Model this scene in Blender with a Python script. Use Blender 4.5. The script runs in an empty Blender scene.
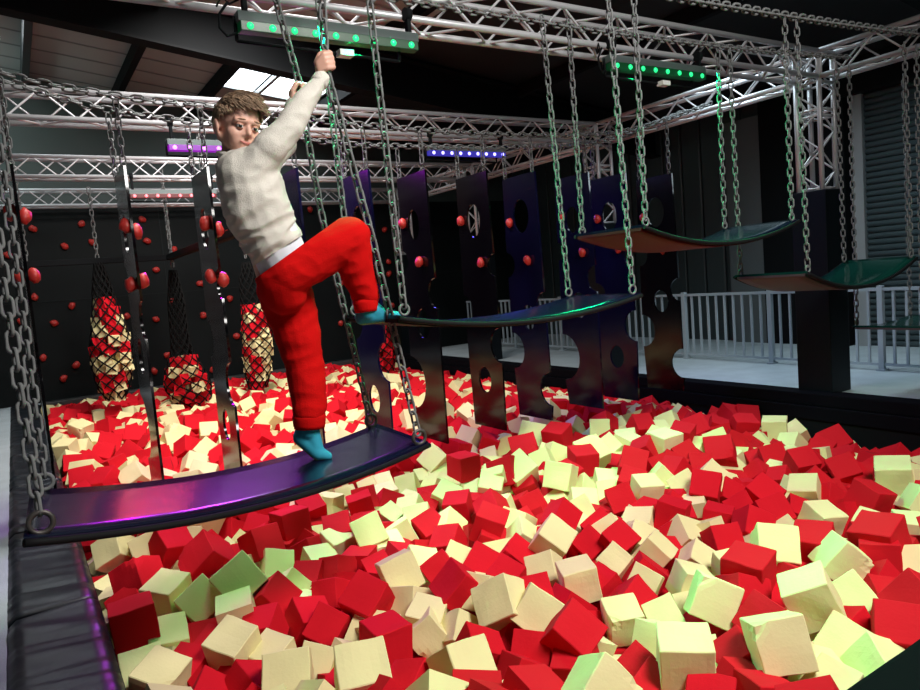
import bpy, bmesh, math, random
from mathutils import Vector as V, Matrix, Quaternion, noise
random.seed(7)
PI = math.pi
SC = bpy.context.scene
COL = SC.collection
S = 0.78            # all coordinates below are written in units of 0.78 m, eye at the origin
EYE = 1.44          # eye height above the walkway in those units

# ---------------------------------------------------------------- camera frame (used to read positions off the photograph)
F = 709.84; CX, CY = 460.0, 345.0
def _ray(px, py): return V((px-CX, -(py-CY), -F))
_Y = _ray(12, 316).normalized(); _X = _ray(1595, 186).normalized(); _Z = _X.cross(_Y).normalized()
RM = Matrix((_X, _Y, _Z))
def wr(px, py): return RM @ _ray(px, py)
def atx(px, py, x): d = wr(px, py); return d*(x/d.x)
def aty(px, py, y): d = wr(px, py); return d*(y/d.y)
def atz(px, py, z): d = wr(px, py); return d*(z/d.z)
def proj(w):
    q = RM.transposed() @ V(w)
    return CX+F*q.x/-q.z, CY-F*q.y/-q.z

# ---------------------------------------------------------------- materials
MATS = {}
def mat(name, col, rough=.6, metal=0., spec=.5, emit=None, es=0., noise_amt=0., nscale=8., bump=0., bscale=60., coat=0., trans=0.):
    if name in MATS: return MATS[name]
    m = bpy.data.materials.new(name); m.use_nodes = True
    nt = m.node_tree; b = nt.nodes['Principled BSDF']
    b.inputs['Base Color'].default_value = (*col, 1); b.inputs['Roughness'].default_value = rough
    b.inputs['Metallic'].default_value = metal
    b.inputs['Specular IOR Level'].default_value = spec
    if coat: b.inputs['Coat Weight'].default_value = coat; b.inputs['Coat Roughness'].default_value = .08
    if trans: b.inputs['Transmission Weight'].default_value = trans
    if emit: b.inputs['Emission Color'].default_value = (*emit, 1); b.inputs['Emission Strength'].default_value = es
    if noise_amt or bump:
        tc = nt.nodes.new('ShaderNodeTexCoord')
        if noise_amt:
            n = nt.nodes.new('ShaderNodeTexNoise'); n.inputs['Scale'].default_value = nscale; n.inputs['Detail'].default_value = 4
            nt.links.new(tc.outputs['Object'], n.inputs['Vector'])
            r = nt.nodes.new('ShaderNodeValToRGB')
            r.color_ramp.elements[0].position = .3; r.color_ramp.elements[1].position = .7
            r.color_ramp.elements[0].color = (*[c*(1-noise_amt) for c in col], 1)
            r.color_ramp.elements[1].color = (*[min(1, c*(1+noise_amt)) for c in col], 1)
            nt.links.new(n.outputs['Fac'], r.inputs['Fac']); nt.links.new(r.outputs['Color'], b.inputs['Base Color'])
        if bump:
            n2 = nt.nodes.new('ShaderNodeTexNoise'); n2.inputs['Scale'].default_value = bscale; n2.inputs['Detail'].default_value = 3
            nt.links.new(tc.outputs['Object'], n2.inputs['Vector'])
            bp = nt.nodes.new('ShaderNodeBump'); bp.inputs['Strength'].default_value = bump; bp.inputs['Distance'].default_value = .02
            nt.links.new(n2.outputs['Fac'], bp.inputs['Height']); nt.links.new(bp.outputs['Normal'], b.inputs['Normal'])
    MATS[name] = m; return m
def ribbed(name, col, axis, pitch, depth, rough=.6, dark=.75):
    """profiled sheet: ribs along one axis, as bump and a thin darker seam"""
    m = mat(name, col, rough)
    nt = m.node_tree; b = nt.nodes['Principled BSDF']
    tc = nt.nodes.new('ShaderNodeTexCoord'); sp = nt.nodes.new('ShaderNodeSeparateXYZ')
    nt.links.new(tc.outputs['Object'], sp.inputs[0])
    mu = nt.nodes.new('ShaderNodeMath'); mu.operation = 'MULTIPLY'; mu.inputs[1].default_value = 1/(pitch*S)
    nt.links.new(sp.outputs[axis], mu.inputs[0])
    fr = nt.nodes.new('ShaderNodeMath'); fr.operation = 'FRACT'; nt.links.new(mu.outputs[0], fr.inputs[0])
    r = nt.nodes.new('ShaderNodeValToRGB'); e = r.color_ramp.elements
    e[0].position = 0; e[0].color = (0, 0, 0, 1); e[1].position = .08; e[1].color = (1, 1, 1, 1)
    x = e.new(.92); x.color = (1, 1, 1, 1); x = e.new(1.); x.color = (0, 0, 0, 1)
    nt.links.new(fr.outputs[0], r.inputs['Fac'])
    mx = nt.nodes.new('ShaderNodeMix'); mx.data_type = 'RGBA'
    mx.inputs['A'].default_value = (*[c*dark for c in col], 1); mx.inputs['B'].default_value = (*col, 1)
    nt.links.new(r.outputs['Color'], mx.inputs['Factor']); nt.links.new(mx.outputs['Result'], b.inputs['Base Color'])
    bp = nt.nodes.new('ShaderNodeBump'); bp.inputs['Strength'].default_value = 1; bp.inputs['Distance'].default_value = depth
    nt.links.new(r.outputs['Color'], bp.inputs['Height']); nt.links.new(bp.outputs['Normal'], b.inputs['Normal'])
    return m

M_RED = mat('red_foam', (.58, .006, .016), .85, spec=.15, bump=.05, bscale=120)
M_CREAM = mat('cream_foam', (.76, .69, .36), .85, spec=.15, noise_amt=.04, nscale=6, bump=.05, bscale=120)
M_ALU = mat('aluminium', (.50, .50, .52), .40, metal=.35)
M_STEEL = mat('galvanised_chain', (.15, .155, .155), .7, metal=0., spec=.18, noise_amt=.15, nscale=30)
M_RUST = mat('worn_steel', (.09, .08, .075), .5, metal=.7, noise_amt=.3, nscale=40)
M_BLACKV = mat('black_vinyl', (.007, .010, .014), .36, bump=.0)
M_BLACK = mat('matt_black', (.005, .006, .007), .8, spec=.1)
M_GLOSSB = mat('glossy_black_board', (.0015, .0015, .002), .13, spec=.28)
M_NAVY = mat('navy_board', (.0025, .0025, .016), .14, spec=.22)
M_PLANK = mat('glossy_plank', (.003, .004, .018), .20, spec=.6, bump=.05, bscale=9)
M_PLANKG = mat('glossy_plank_green_glare', (.003, .040, .030), .12, bump=.04, bscale=14)  # reflection of the green light bar put into the base colour
M_EDGE = mat('black_rubber_edge', (.003, .003, .004), .75, spec=.2)
M_UNDER = mat('red_underside', (.075, .003, .003), .6, spec=.2)
M_UNDERG = mat('grey_underside', (.045, .037, .040), .6)
M_HOLD = mat('red_climbing_hold', (.42, .022, .016), .5, noise_amt=.15, nscale=20)
M_HOUS = mat('light_bar_housing', (.10, .125, .125), .6, spec=.3)
M_COAM = mat('black_rubber_pad', (.004, .004, .006), .75, spec=.04)
M_WHITE = mat('white_label', (.75, .75, .72), .5)
M_NET = mat('black_net_cord', (.006, .006, .006), .9, spec=.1)
M_RAIL = mat('grey_painted_rail', (.30, .36, .40), .45)
M_CARPET = mat('pale_blue_carpet', (.34, .40, .43), .95, noise_amt=.08, nscale=5, bump=.2, bscale=150)
M_RAFT = mat('black_steel', (.005, .006, .007), .7, spec=.12)
M_PURL = mat('dark_purlin', (.035, .042, .045), .5)
M_GALV = mat('pale_galvanised', (.30, .32, .33), .45, metal=.3)

# ---------------------------------------------------------------- mesh helpers
def link(name, bm, m, parent=None, smooth=False):
    me = bpy.data.meshes.new(name); bm.to_mesh(me); bm.free()
    for mm in (m if isinstance(m, (list, tuple)) else [m]): me.materials.append(mm)
    if smooth:
        me.polygons.foreach_set('use_smooth', [True]*len(me.polygons))
    o = bpy.data.objects.new(name, me); COL.objects.link(o)
    if parent: o.parent = parent
    return o
def tag(o, label=None, cat=None, group=None, kind=None):
    if label: o['label'] = label
    if cat: o['category'] = cat
    if group: o['group'] = group
    if kind: o['kind'] = kind
    return o
def empty(name, loc, label, cat, group=None):
    o = bpy.data.objects.new(name, None); COL.objects.link(o); o.location = loc; o.empty_display_size = .05
    return tag(o, label, cat, group)
def NB(): return bmesh.new()
def box(bm, lo, hi, bev=0, mi=0):
    lo, hi = V(lo), V(hi)
    r = bmesh.ops.create_cube(bm, size=1, matrix=Matrix.Translation((lo+hi)/2) @ Matrix.Diagonal((*(hi-lo), 1)))
    fs = {f for v in r['verts'] for f in v.link_faces}
    for f in fs: f.material_index = mi
    if bev:
        es = list({e for v in r['verts'] for e in v.link_edges})
        bmesh.ops.bevel(bm, geom=es, offset=bev, segments=2, affect='EDGES', profile=.7)
def frame_of(d):
    d = V(d).normalized(); u = d.orthogonal().normalized()
    if abs(d.z) < .9: u = d.cross(V((0, 0, 1))).normalized()
    return u, d.cross(u).normalized(), d
def tube(bm, a, b, r, n=8, r2=None, cap=True, mi=0):
    a, b = V(a), V(b); r2 = r if r2 is None else r2
    u, v, d = frame_of(b-a)
    A = [bm.verts.new(a+(u*math.cos(2*PI*i/n)+v*math.sin(2*PI*i/n))*r) for i in range(n)]
    B = [bm.verts.new(b+(u*math.cos(2*PI*i/n)+v*math.sin(2*PI*i/n))*r2) for i in range(n)]
    for i in range(n):
        f = bm.faces.new((A[i], A[(i+1) % n], B[(i+1) % n], B[i])); f.smooth = True; f.material_index = mi
    if cap: bm.faces.new(A[::-1]).material_index = mi; bm.faces.new(B).material_index = mi
def sweep(bm, pts, r, n=6, closed=False, mi=0):
    pts = [V(p) for p in pts]; N = len(pts); rings = []
    u = None
    for i, p in enumerate(pts):
        if closed: t = (pts[(i+1) % N]-pts[i-1])
        else: t = pts[min(i+1, N-1)]-pts[max(i-1, 0)]
        t.normalize()
        if u is None: u, w, _ = frame_of(t)
        else:
            u = (u-t*u.dot(t)).normalized()
        w = t.cross(u)
        rr = r[i] if isinstance(r, (list, tuple)) else r
        rings.append([bm.verts.new(p+(u*math.cos(2*PI*k/n)+w*math.sin(2*PI*k/n))*rr) for k in range(n)])
    m = N if closed else N-1
    for i in range(m):
        A, B = rings[i], rings[(i+1) % N]
        for k in range(n):
            f = bm.faces.new((A[k], A[(k+1) % n], B[(k+1) % n], B[k])); f.smooth = True; f.material_index = mi
    if not closed:
        bm.faces.new(rings[0][::-1]); bm.faces.new(rings[-1])
def ball(bm, c, r, sub=2, mat4=None, mi=0):
    m = Matrix.Translation(V(c)) @ (mat4 if mat4 else Matrix.Diagonal((r, r, r, 1)) if not isinstance(r, (tuple, list)) else Matrix.Diagonal((*r, 1)))
    res = bmesh.ops.create_icosphere(bm, subdivisions=sub, radius=1, matrix=m)
    for f in {f for v in res['verts'] for f in v.link_faces}: f.smooth = True; f.material_index = mi
    return res['verts']

# ================================================================= SETTING
def struct(name, bm, m, parent=None): return tag(link(name, bm, m, parent), kind='structure')
FZ = -1.44
PX0, PX1, PY0, PY1 = .20, 6.62, 1.25, 13.2      # the foam pit
bm = NB(); t = .12
box(bm, (-2.2, -2.0, FZ-t), (-.19, 14, FZ)); box(bm, (6.70, -2, FZ-t), (10.6, 14, FZ))
box(bm, (-.19, -2, FZ-t), (6.62, .86, FZ)); box(bm, (-.19, 13.2, FZ-t), (6.62, 14, FZ))
struct('floor', bm, M_CARPET)
# the pit shell below floor level
bm = NB()
box(bm, (PX0-.05, PY0-.05, -2.75), (PX1+.05, PY1+.05, -2.7))
box(bm, (PX0-.08, PY0, -2.7), (PX0, PY1, FZ-.02)); box(bm, (PX1, PY0, -2.7), (PX1+.06, PY1, FZ-.12))
box(bm, (PX0, PY0-.08, -2.7), (PX1, PY0, FZ-.02)); box(bm, (PX0, PY1, -2.7), (PX1, PY1+.06, FZ-.02))
struct('trim_1', bm, M_BLACK)
# back wall: black climbing wall below, grey cladding above
bm = NB(); box(bm, (-2.2, 13.32, FZ), (10.6, 13.5, 1.70)); struct('wall_back', bm, mat('black_wall_panel', (.004, .006, .0065), .6, spec=.12, noise_amt=.2, nscale=1.5))
bm = NB(); box(bm, (-2.2, 13.9, FZ), (10.8, 14.1, 4.4)); struct('wall_back_upper', bm, mat('grey_green_cladding', (.055, .075, .070), .6))
bm = NB(); box(bm, (10.5, -2.2, FZ), (10.7, 14, 4.4)); struct('wall_right', bm, ribbed('dark_cladding', (.030, .045, .048), 1, .42, .02, .45, .35))
bm = NB(); box(bm, (-2.4, -2.2, FZ), (-2.2, 14, 4.6)); struct('wall_left', bm, mat('left_wall_paint', (.05, .055, .055), .7))
bm = NB(); box(bm, (-2.2, -2.4, FZ), (10.7, -2.2, 4.6)); struct('wall_front', bm, mat('front_wall_paint', (.05, .055, .055), .7))
# panel joints on the climbing wall
bm = NB()
for x in (.1, 2.35, 4.6): box(bm, (x, 13.31, FZ), (x+.012, 13.325, 1.7))
for z in (.18,): box(bm, (-2.2, 13.31, z), (10.5, 13.325, z+.012))
struct('trim_2', bm, mat('joint_grey', (.008, .012, .013), .7, spec=.2))
# roller shutter and pilasters on the right wall
bm = NB()
ytop, ybot = 1.95, -1.44
for k in range(42):
    z = ybot+k*.085
    tube(bm, (10.46, -1.0, z+.04), (10.46, 5.55, z+.04), .045, 8)
struct('door_1', bm, mat('dark_roller_slats', (.06, .085, .092), .5))
bm = NB(); box(bm, (10.36, 5.52, FZ), (10.5, 5.66, 2.2)); struct('trim_3', bm, M_GALV)
bm = NB(); box(bm, (10.25, -1.2, 2.12), (10.5, 5.8, 2.6)); struct('trim_4', bm, M_RAFT)
bm = NB(); box(bm, (10.32, 7.1, FZ), (10.5, 7.75, 2.2)); struct('trim_5', bm, mat('grey_pilaster', (.085, .10, .105), .5))
bm = NB(); box(bm, (10.30, 5.75, FZ), (10.5, 7.1, 3.0)); struct('trim_6', bm, M_BLACK)

# ---- roof: slopes down to the right, sheets on purlins on rafters
def roofz(x): return 4.0-.135*x
SKY = [(atz(229, 88, 3.5), 0)]
bm = NB()
xs = [-2.4, 3.32, 3.92, 4.02, 4.75, 10.8]
sky_y0, sky_y1 = 10.9, 12.35
left_sky = (-1.2, .32)
def roofquad(x0, x1, y0, y1, bmx, dz=0, th=.05):
    lo = [V((x0, y0, roofz(x0)+dz)), V((x1, y0, roofz(x1)+dz)), V((x1, y1, roofz(x1)+dz)), V((x0, y1, roofz(x0)+dz))]
    a = [bmx.verts.new(p) for p in lo]; b = [bmx.verts.new(p+V((0, 0, th))) for p in lo]
    bmx.faces.new(a[::-1]); bmx.faces.new(b)
    for i in range(4): bmx.faces.new((a[i], a[(i+1) % 4], b[(i+1) % 4], b[i]))
for (x0, x1, y0, y1) in [(-2.4, 4.95, -2.4, sky_y0), (-2.4, 4.95, sky_y1, 14.1), (-2.4, -1.2, sky_y0, sky_y1), (.32, 3.32, sky_y0, sky_y1)]:
    roofquad(x0, x1, y0, y1, bm)
struct('ceiling', bm, ribbed('roof_sheet', (.32, .35, .35), 1, .62, .01, .55, .3))
bm = NB(); roofquad(4.95, 10.8, -2.4, 14.1, bm); struct('ceiling_right', bm, mat('black_roof_sheet', (.006, .007, .008), .6))
for i, (x0, x1) in enumerate([(3.32, 3.93), (3.99, 4.95), (-1.2, .32)]):
    bm = NB(); roofquad(x0, x1, sky_y0, sky_y1, bm, .02, .02)
    o = struct('window_%d' % (i+1), bm, mat('rooflight', (.9, .95, 1), .5, emit=(.86, .95, 1.), es=7.0))
k = 0
def beam_along(x, y0, y1, w, h, name, m):
    bm = NB(); z = roofz(x)-.01
    box(bm, (x-w/2, y0, z-h), (x+w/2, y1, z))
    return struct(name, bm, m)
for i, x in enumerate([-2.0, -.95, .62, 1.95, 3.22, 3.96, 5.05, 7.3, 8.7]):
    beam_along(x, 9.6, 14.0, .10 if x not in (3.96,) else .06, .20 if x != 3.96 else .07, 'trim_%d' % (10+i), M_RAFT if x not in (.62, 3.96) else (M_PURL if x != 3.96 else M_GALV))
for i, x in enumerate([-1.0, 1.9, 4.6, 7.3]):
    beam_along(x, -2.2, 9.3, .10, .18, 'trim_%d' % (30+i), M_RAFT)
def rafter(y, name, h=.62):
    bm = NB(); n = 24
    for k_ in range(n):
        pass
    P = []
    for (yy, hw) in ((y, .09),):
        x0, x1 = -2.3, 10.6
        for (za, zb, w) in ((0, .03, .12), (.03, h-.03, .012), (h-.03, h, .12)):
            vs = []
            for x in (x0, x1):
                for dz in (za, zb):
                    for sy in (-w, w):
                        vs.append(bm.verts.new((x, yy+sy, roofz(x)-.03-dz)))
            bmesh.ops.convex_hull(bm, input=vs)
    return struct(name, bm, M_RAFT)
rafter(9.4, 'trim_40', .60); rafter(3.6, 'trim_41', .55)
bm = NB(); tube(bm, atx(483, 115, 8.2), atx(589, 68, 8.2), .045, 8); 
p1, p2 = atx(483, 115, 8.2), atx(589, 68, 8.2); struct('trim_42', bm, M_GALV)

# ================================================================= padded pit edges
def pads():
    # left edge: vinyl pads laid end to end
    yy = .86; i = 0
    names = ['nearest', 'second', 'third', 'fourth', 'fifth', 'sixth', 'seventh', 'eighth', 'ninth', 'tenth']
    while yy < 13.1:
        y1 = min(yy+1.52, 13.2)
        bm = NB(); nx, ny = 10, 60
        g = [[None]*(ny+1) for _ in range(nx+1)]
        for a in range(nx+1):
            for b in range(ny+1):
                x = -.19+.385*a/nx; y = yy+.006+(y1-yy-.012)*b/ny
                e = min(a, nx-a)/1.0; eb = min(b, ny-b)
                z = FZ+.03 - (.03 if e == 0 else 0) - (.012 if eb == 0 else 0)
                z += .012*noise.noise(V((x*1.3+i, y*7+x*2, i*3.)))+.009*noise.noise(V((x*2.5, y*22+x*6, 5)))
                g[a][b] = bm.verts.new((x, y, z))
        for a in range(nx):
            for b in range(ny):
                f = bm.faces.new((g[a][b], g[a+1][b], g[a+1][b+1], g[a][b+1])); f.smooth = True
        for a in range(nx+1):
            pass
        # skirts
        def skirt(line):
            lo = [bm.verts.new((v.co.x, v.co.y, FZ-.16)) for v in line]
            for q in range(len(line)-1): bm.faces.new((line[q], lo[q], lo[q+1], line[q+1]))
        skirt([g[nx][b] for b in range(ny+1)]); skirt([g[0][b] for b in range(ny+1)][::-1])
        skirt([g[a][0] for a in range(nx+1)]); skirt([g[a][ny] for a in range(nx+1)][::-1])
        bmesh.ops.recalc_face_normals(bm, faces=bm.faces)
        o = link('edge_pad', bm, M_BLACKV)
        tag(o, 'black vinyl pad on the left edge of the foam pit, %s from the camera' % names[i], 'pad', 'black vinyl pads along the left pit edge')
        yy = y1; i += 1
    bm = NB(); box(bm, (.21, .50, FZ-.14), (6.5, 1.235, FZ+.03), .02)
    bmesh.ops.subdivide_edges(bm, edges=[e for e in bm.edges if e.calc_length() > 1], cuts=60)
    for v in bm.verts:
        if v.co.z > FZ: v.co.z += .006*noise.noise(V((v.co.x*8, v.co.y*2, 1)))
    tag(link('edge_pad', bm, M_COAM), 'black vinyl pad across the near end of the foam pit, in the bottom right corner', 'pad')
    bm = NB(); box(bm, (6.63, -.5, FZ-.10), (6.86, 13.2, FZ+.02), .012); box(bm, (6.60, -.5, FZ-.24), (6.66, 13.2, FZ-.105), .01)
    tag(link('edge_pad', bm, M_COAM), 'long black padded ledge along the right side of the foam pit', 'pad')
    bm = NB(); box(bm, (.22, 13.1, FZ-.12), (6.6, 13.3, FZ+.02), .02)
    tag(link('edge_pad', bm, mat('grey_pipe_pad', (.03, .033, .033), .5)), 'dark grey pad along the foot of the climbing wall behind the pit', 'pad')
pads()

# ================================================================= trusses
TZ0, TZ1 = 1.66, 1.90; TW = .24
def truss(a, b, label, group, cr=.024, up=V((0, 0, 1)), side=None, pitch=.26, name='truss_beam', faces=(0, 1, 2, 3)):
    """square four-chord truss from a to b (a, b = the low corner line); up/side span its section"""
    a, b = V(a), V(b); d = (b-a).normalized(); L = (b-a).length
    side = side if side else up.cross(d).normalized()
    root = empty(name, a, label, 'truss', group)
    O = [V((0, 0, 0)), side*TW, side*TW+up*TW, up*TW]
    for o in O:
        bm = NB(); tube(bm, o, o+(b-a), cr, 10)
        link('chord', bm, M_ALU, root)
    bm = NB(); n = max(2, int(L/pitch)); st = L/n
    for q in range(4):
        p, r = O[q], O[(q+1) % 4]
        for k_ in range(n):
            f0, f1 = (p, r) if (k_+q) % 2 == 0 else (r, p)
            tube(bm, f0+d*st*k_, f1+d*st*(k_+1), .0095, 6, cap=False)
    for k_ in (0, n):
        for q in range(4): tube(bm, O[q]+d*(st*k_*.999+.02*(1 if k_ == 0 else -1)), O[(q+1) % 4]+d*(st*k_*.999+.02*(1 if k_ == 0 else -1)), .012, 6)
    link('lacing', bm, M_ALU, root)
    return root
BY = [4.03, 7.1, 10.1, 13.06-.24]
TX0, TX1 = -.62, 6.82
XL = ['nearest box truss across the pit, carrying two green light bars',
      'second silver box truss across the pit, carrying the purple and the blue light bar',
      'third silver box truss across the pit, carrying the red light bar',
      'farthest silver box truss, against the climbing wall']
for y, l in zip(BY, XL):
    truss((TX0+.24, y, TZ0), (TX1, y, TZ0), l, None, side=V((0, 1, 0)))
YL = ['right side box truss, nearest bay, leaving the photo at top right',
      'right side box truss between the nearest and second crossing trusses',
      'right side box truss between the second and third crossing trusses',
      'silver box truss along the right side in its farthest bay']
for (y0, y1), l in zip([(-.5, 4.03), (4.27, 7.1), (7.34, 10.1), (10.34, 12.82)], YL):
    truss((TX1, y0, TZ0), (TX1, y1, TZ0), l, None, side=V((1, 0, 0)))
for (y0, y1), l in zip([(-.5, 4.03), (4.27, 7.1), (7.34, 10.1), (10.34, 12.82)], ['nearest', 'second', 'third', 'farthest']):
    truss((TX0, y0, TZ0), (TX0, y1, TZ0), 'silver box truss along the left side of the pit, %s bay' % l, None, side=V((1, 0, 0)))
CL = ['near right truss column on a tall black padded box, beside the roller shutter', 'right truss column behind the hanging boards, second from the camera',
      'right truss column third from the camera, behind the hanging boards', 'far right truss column in the corner of the climbing wall']
for i, (y, l) in enumerate(zip(BY, CL)):
    r = truss((TX1, y, .58), (TX1, y, TZ1+.02), l, None, up=V((0, 1, 0)), side=V((1, 0, 0)), name='truss_column', pitch=.17)
    bm = NB()
    for z in (1.62-.58, 1.30-.58, 1.36-.58):
        for (p, q) in (((0, 0), (TW, 0)), ((TW, 0), (TW, TW)), ((TW, TW), (0, TW)), ((0, TW), (0, 0))):
            tube(bm, (p[0], p[1], z), (q[0], q[1], z), .014, 6)
    link('corner_block', bm, M_ALU, r)
    bm = NB(); box(bm, (-.05, -.06, -2.02), (.29, .30, 0), .012); link('padded_box', bm, mat('black_box_pad', (.002, .004, .006), .5, spec=.2), r)
for i, y in enumerate(BY):
    r = truss((TX0, y, FZ), (TX0, y, TZ1+.02), 'left truss column, %s from the camera' % ['nearest', 'second', 'third', 'farthest'][i], None, up=V((0, 1, 0)), side=V((1, 0, 0)), name='truss_column', pitch=.17)

# ================================================================= light bars
def light_bar(a, L, n, colr, nm, label, es):
    root = empty('light_bar', a, label, 'stage light')
    bm = NB(); box(bm, (0, -.035, -.010), (L, .055, .045), .006); link('housing', bm, M_HOUS, root)
    bm = NB(); box(bm, (.01, -.040, -.062), (L-.01, .03, -.008), .004); link('lens_strip', bm, mat('lens_strip_'+nm, tuple(c*.05+.003 for c in colr), .4, emit=colr, es=GLOW[nm]), root)
    lm = mat('led_'+nm, colr, .3, emit=tuple(min(1, c+(.03 if nm[0] == 'g' else .16)) for c in colr), es=1.15 if nm[0] == 'g' else es)
    for k_ in range(n):
        bm = NB(); ball(bm, (.06+(L-.12)*k_/(n-1), -.042, -.036), (.020, .012, .020), 2); link('led_lamp', bm, lm, root)
    bm = NB()
    for x in (.05, L-.05):
        box(bm, (x-.012, -.02, .05), (x+.012, .02, TZ0-a[2]+.02)); tube(bm, (x-.02, 0, TZ0-a[2]), (x+.02, 0, TZ0-a[2]), .04, 10)
    tube(bm, (0, .03, -.10), (L*.9, .03, -.12), .010, 6); tube(bm, (0, .03, -.10), (0, .03, .03), .010, 6); tube(bm, (L*.9, .03, -.12), (L*.9, .03, .0), .010, 6)
    link('bracket', bm, M_BLACK, root)
    if nm in ('green', 'green_far'):
        bm = NB(); box(bm, (L*.52, -.03, -.135), (L*.60, .035, -.10), .003); link('label_plate', bm, M_WHITE, root)
        bm = NB(); sweep(bm, [(-.03, .02, .10), (-.09, .0, .02), (-.10, -.02, -.06), (-.06, 0, -.09), (0, .02, -.06)], .008, 5); sweep(bm, [(.2, .05, .22), (-.02, .05, .10), (-.06, .02, .13), (-.10, 0, .06)], .006, 5)
        link('cable', bm, M_BLACK, root)
    # each fixture throws its own colour down into the hall
    li = bpy.data.lights.new('beam_'+nm, 'AREA'); li.shape = 'RECTANGLE'; li.size = L*S; li.size_y = .05
    li.color = colr; li.energy = POW[nm]; li.spread = PI*.62
    lo = bpy.data.objects.new('beam_'+nm, li); COL.objects.link(lo); lo.parent = root; lo.location = (L/2, -.09, -.10)
    d = AIM[nm]; lo.rotation_euler = V(d).to_track_quat('-Z', 'Y').to_euler()
    return root
GLOW = dict(green=.02, green_far=.02, purple=.55, blue=.35, red=.06)
POW = dict(green=46, green_far=28, purple=30, blue=12, red=4)
AIM = dict(green=(0.40, -.50, -1), green_far=(-.25, -.55, -1), purple=(0.0, -.9, -1), blue=(.1, -.8, -1), red=(0, -.8, -1))
light_bar((1.22, 3.98, 1.50), 1.12, 9, (.0, .80, .22), 'green', 'nine-lamp green light bar under the near truss, above the boy', 3.2)
light_bar((3.98, 3.98, 1.53), 1.08, 8, (.0, .80, .22), 'green_far', 'eight-lamp green light bar under the near truss, right of the photo centre', 3.2)
light_bar((1.39, 7.05, 1.46), 1.05, 8, (.50, .0, .85), 'purple', 'purple light bar just left of the boy head, under the second truss', 5)
light_bar((4.17, 7.05, 1.48), 1.08, 9, (.10, .08, 1.0), 'blue', 'blue light bar right of the boy, under the second truss', 5)
light_bar((1.45, 10.05, 1.44), 1.10, 8, (1., .03, .05), 'red', 'small red light bar under the third truss, left of the boy', 3)

# ================================================================= chains
def linkmesh(bm, c, d, roll, ll, lw, wr_, seg=8, n=5):
    u, v, d = frame_of(d); s_ = u*math.cos(roll)+v*math.sin(roll)
    h = (ll-lw)/2; pts = []
    for i in range(seg+1): a = PI*i/seg; pts.append(c+d*(h+math.sin(a)*lw/2)+s_*(math.cos(a)*lw/2))
    for i in range(seg+1): a = PI+PI*i/seg; pts.append(c+d*(-h+math.sin(a)*lw/2)+s_*(math.cos(a)*lw/2))
    sweep(bm, pts, wr_, n, closed=True)
def resample(pts, step):
    pts = [V(p) for p in pts]; out = [pts[0].copy()]; rem = step
    for a, b in zip(pts, pts[1:]):
        L = (b-a).length; t_ = 0
        while L-t_ >= rem:
            t_ += rem; out.append(a+(b-a)*(t_/L)); rem = step
        rem -= (L-t_)
    return out
def chain(pts, label, group=None, ll=.072, w=.034, wr_=.0062, m=None, ring=0, seg=6, roll0=.5, base=None, name='chain'):
    base = V(pts[-1]) if base is None else V(base)
    c = resample(pts, ll-2.35*wr_)
    bm = NB()
    for i in range(len(c)-1):
        linkmesh(bm, (c[i]+c[i+1])/2-base, c[i+1]-c[i], roll0+(PI/2 if i % 2 else 0), ll, w, wr_, seg)
    if ring:
        root = empty(name, base, label, 'chain', group)
        link('links', bm, m or M_STEEL, root, True)
        bm = NB(); e = V(pts[-1])-base; d = V((0, 1, 0))
        pr = [(e+V((math.cos(2*PI*k_/16)*ring, 0, math.sin(2*PI*k_/16)*ring+ring*.6))) for k_ in range(16)]
        sweep(bm, pr, ring*.26, 8, closed=True); link('eye_ring', bm, M_RUST if ring > .03 else M_STEEL, root, True)
        return root
    o = link(name, bm, m or M_STEEL, None, True); o.location = base
    return tag(o, label, 'chain', group)
def sag(a, b, n=16, s_=.05):
    a, b = V(a), V(b)
    return [a+(b-a)*(i/n)-V((0, 0, s_*4*(i/n)*(1-i/n))) for i in range(n+1)]
NY, FY = 3.12, 3.70
chain(sag((TX0+.25, NY, 1.72), (3.2, NY, 1.64), 30, .03)+sag((3.2, NY, 1.64), (6.84, NY, 1.76), 30, .02), 'heavy level chain across the photo top to the right truss, nearer one', None, ll=.075, w=.046, wr_=.009)
chain(sag((TX0+.25, FY, 1.72), (3.2, FY, 1.62), 30, .03)+sag((3.2, FY, 1.62), (6.84, FY, 1.74), 30, .03), 'level chain just in front of the near truss, farther one', None, ll=.072, w=.038, wr_=.007)

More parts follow.
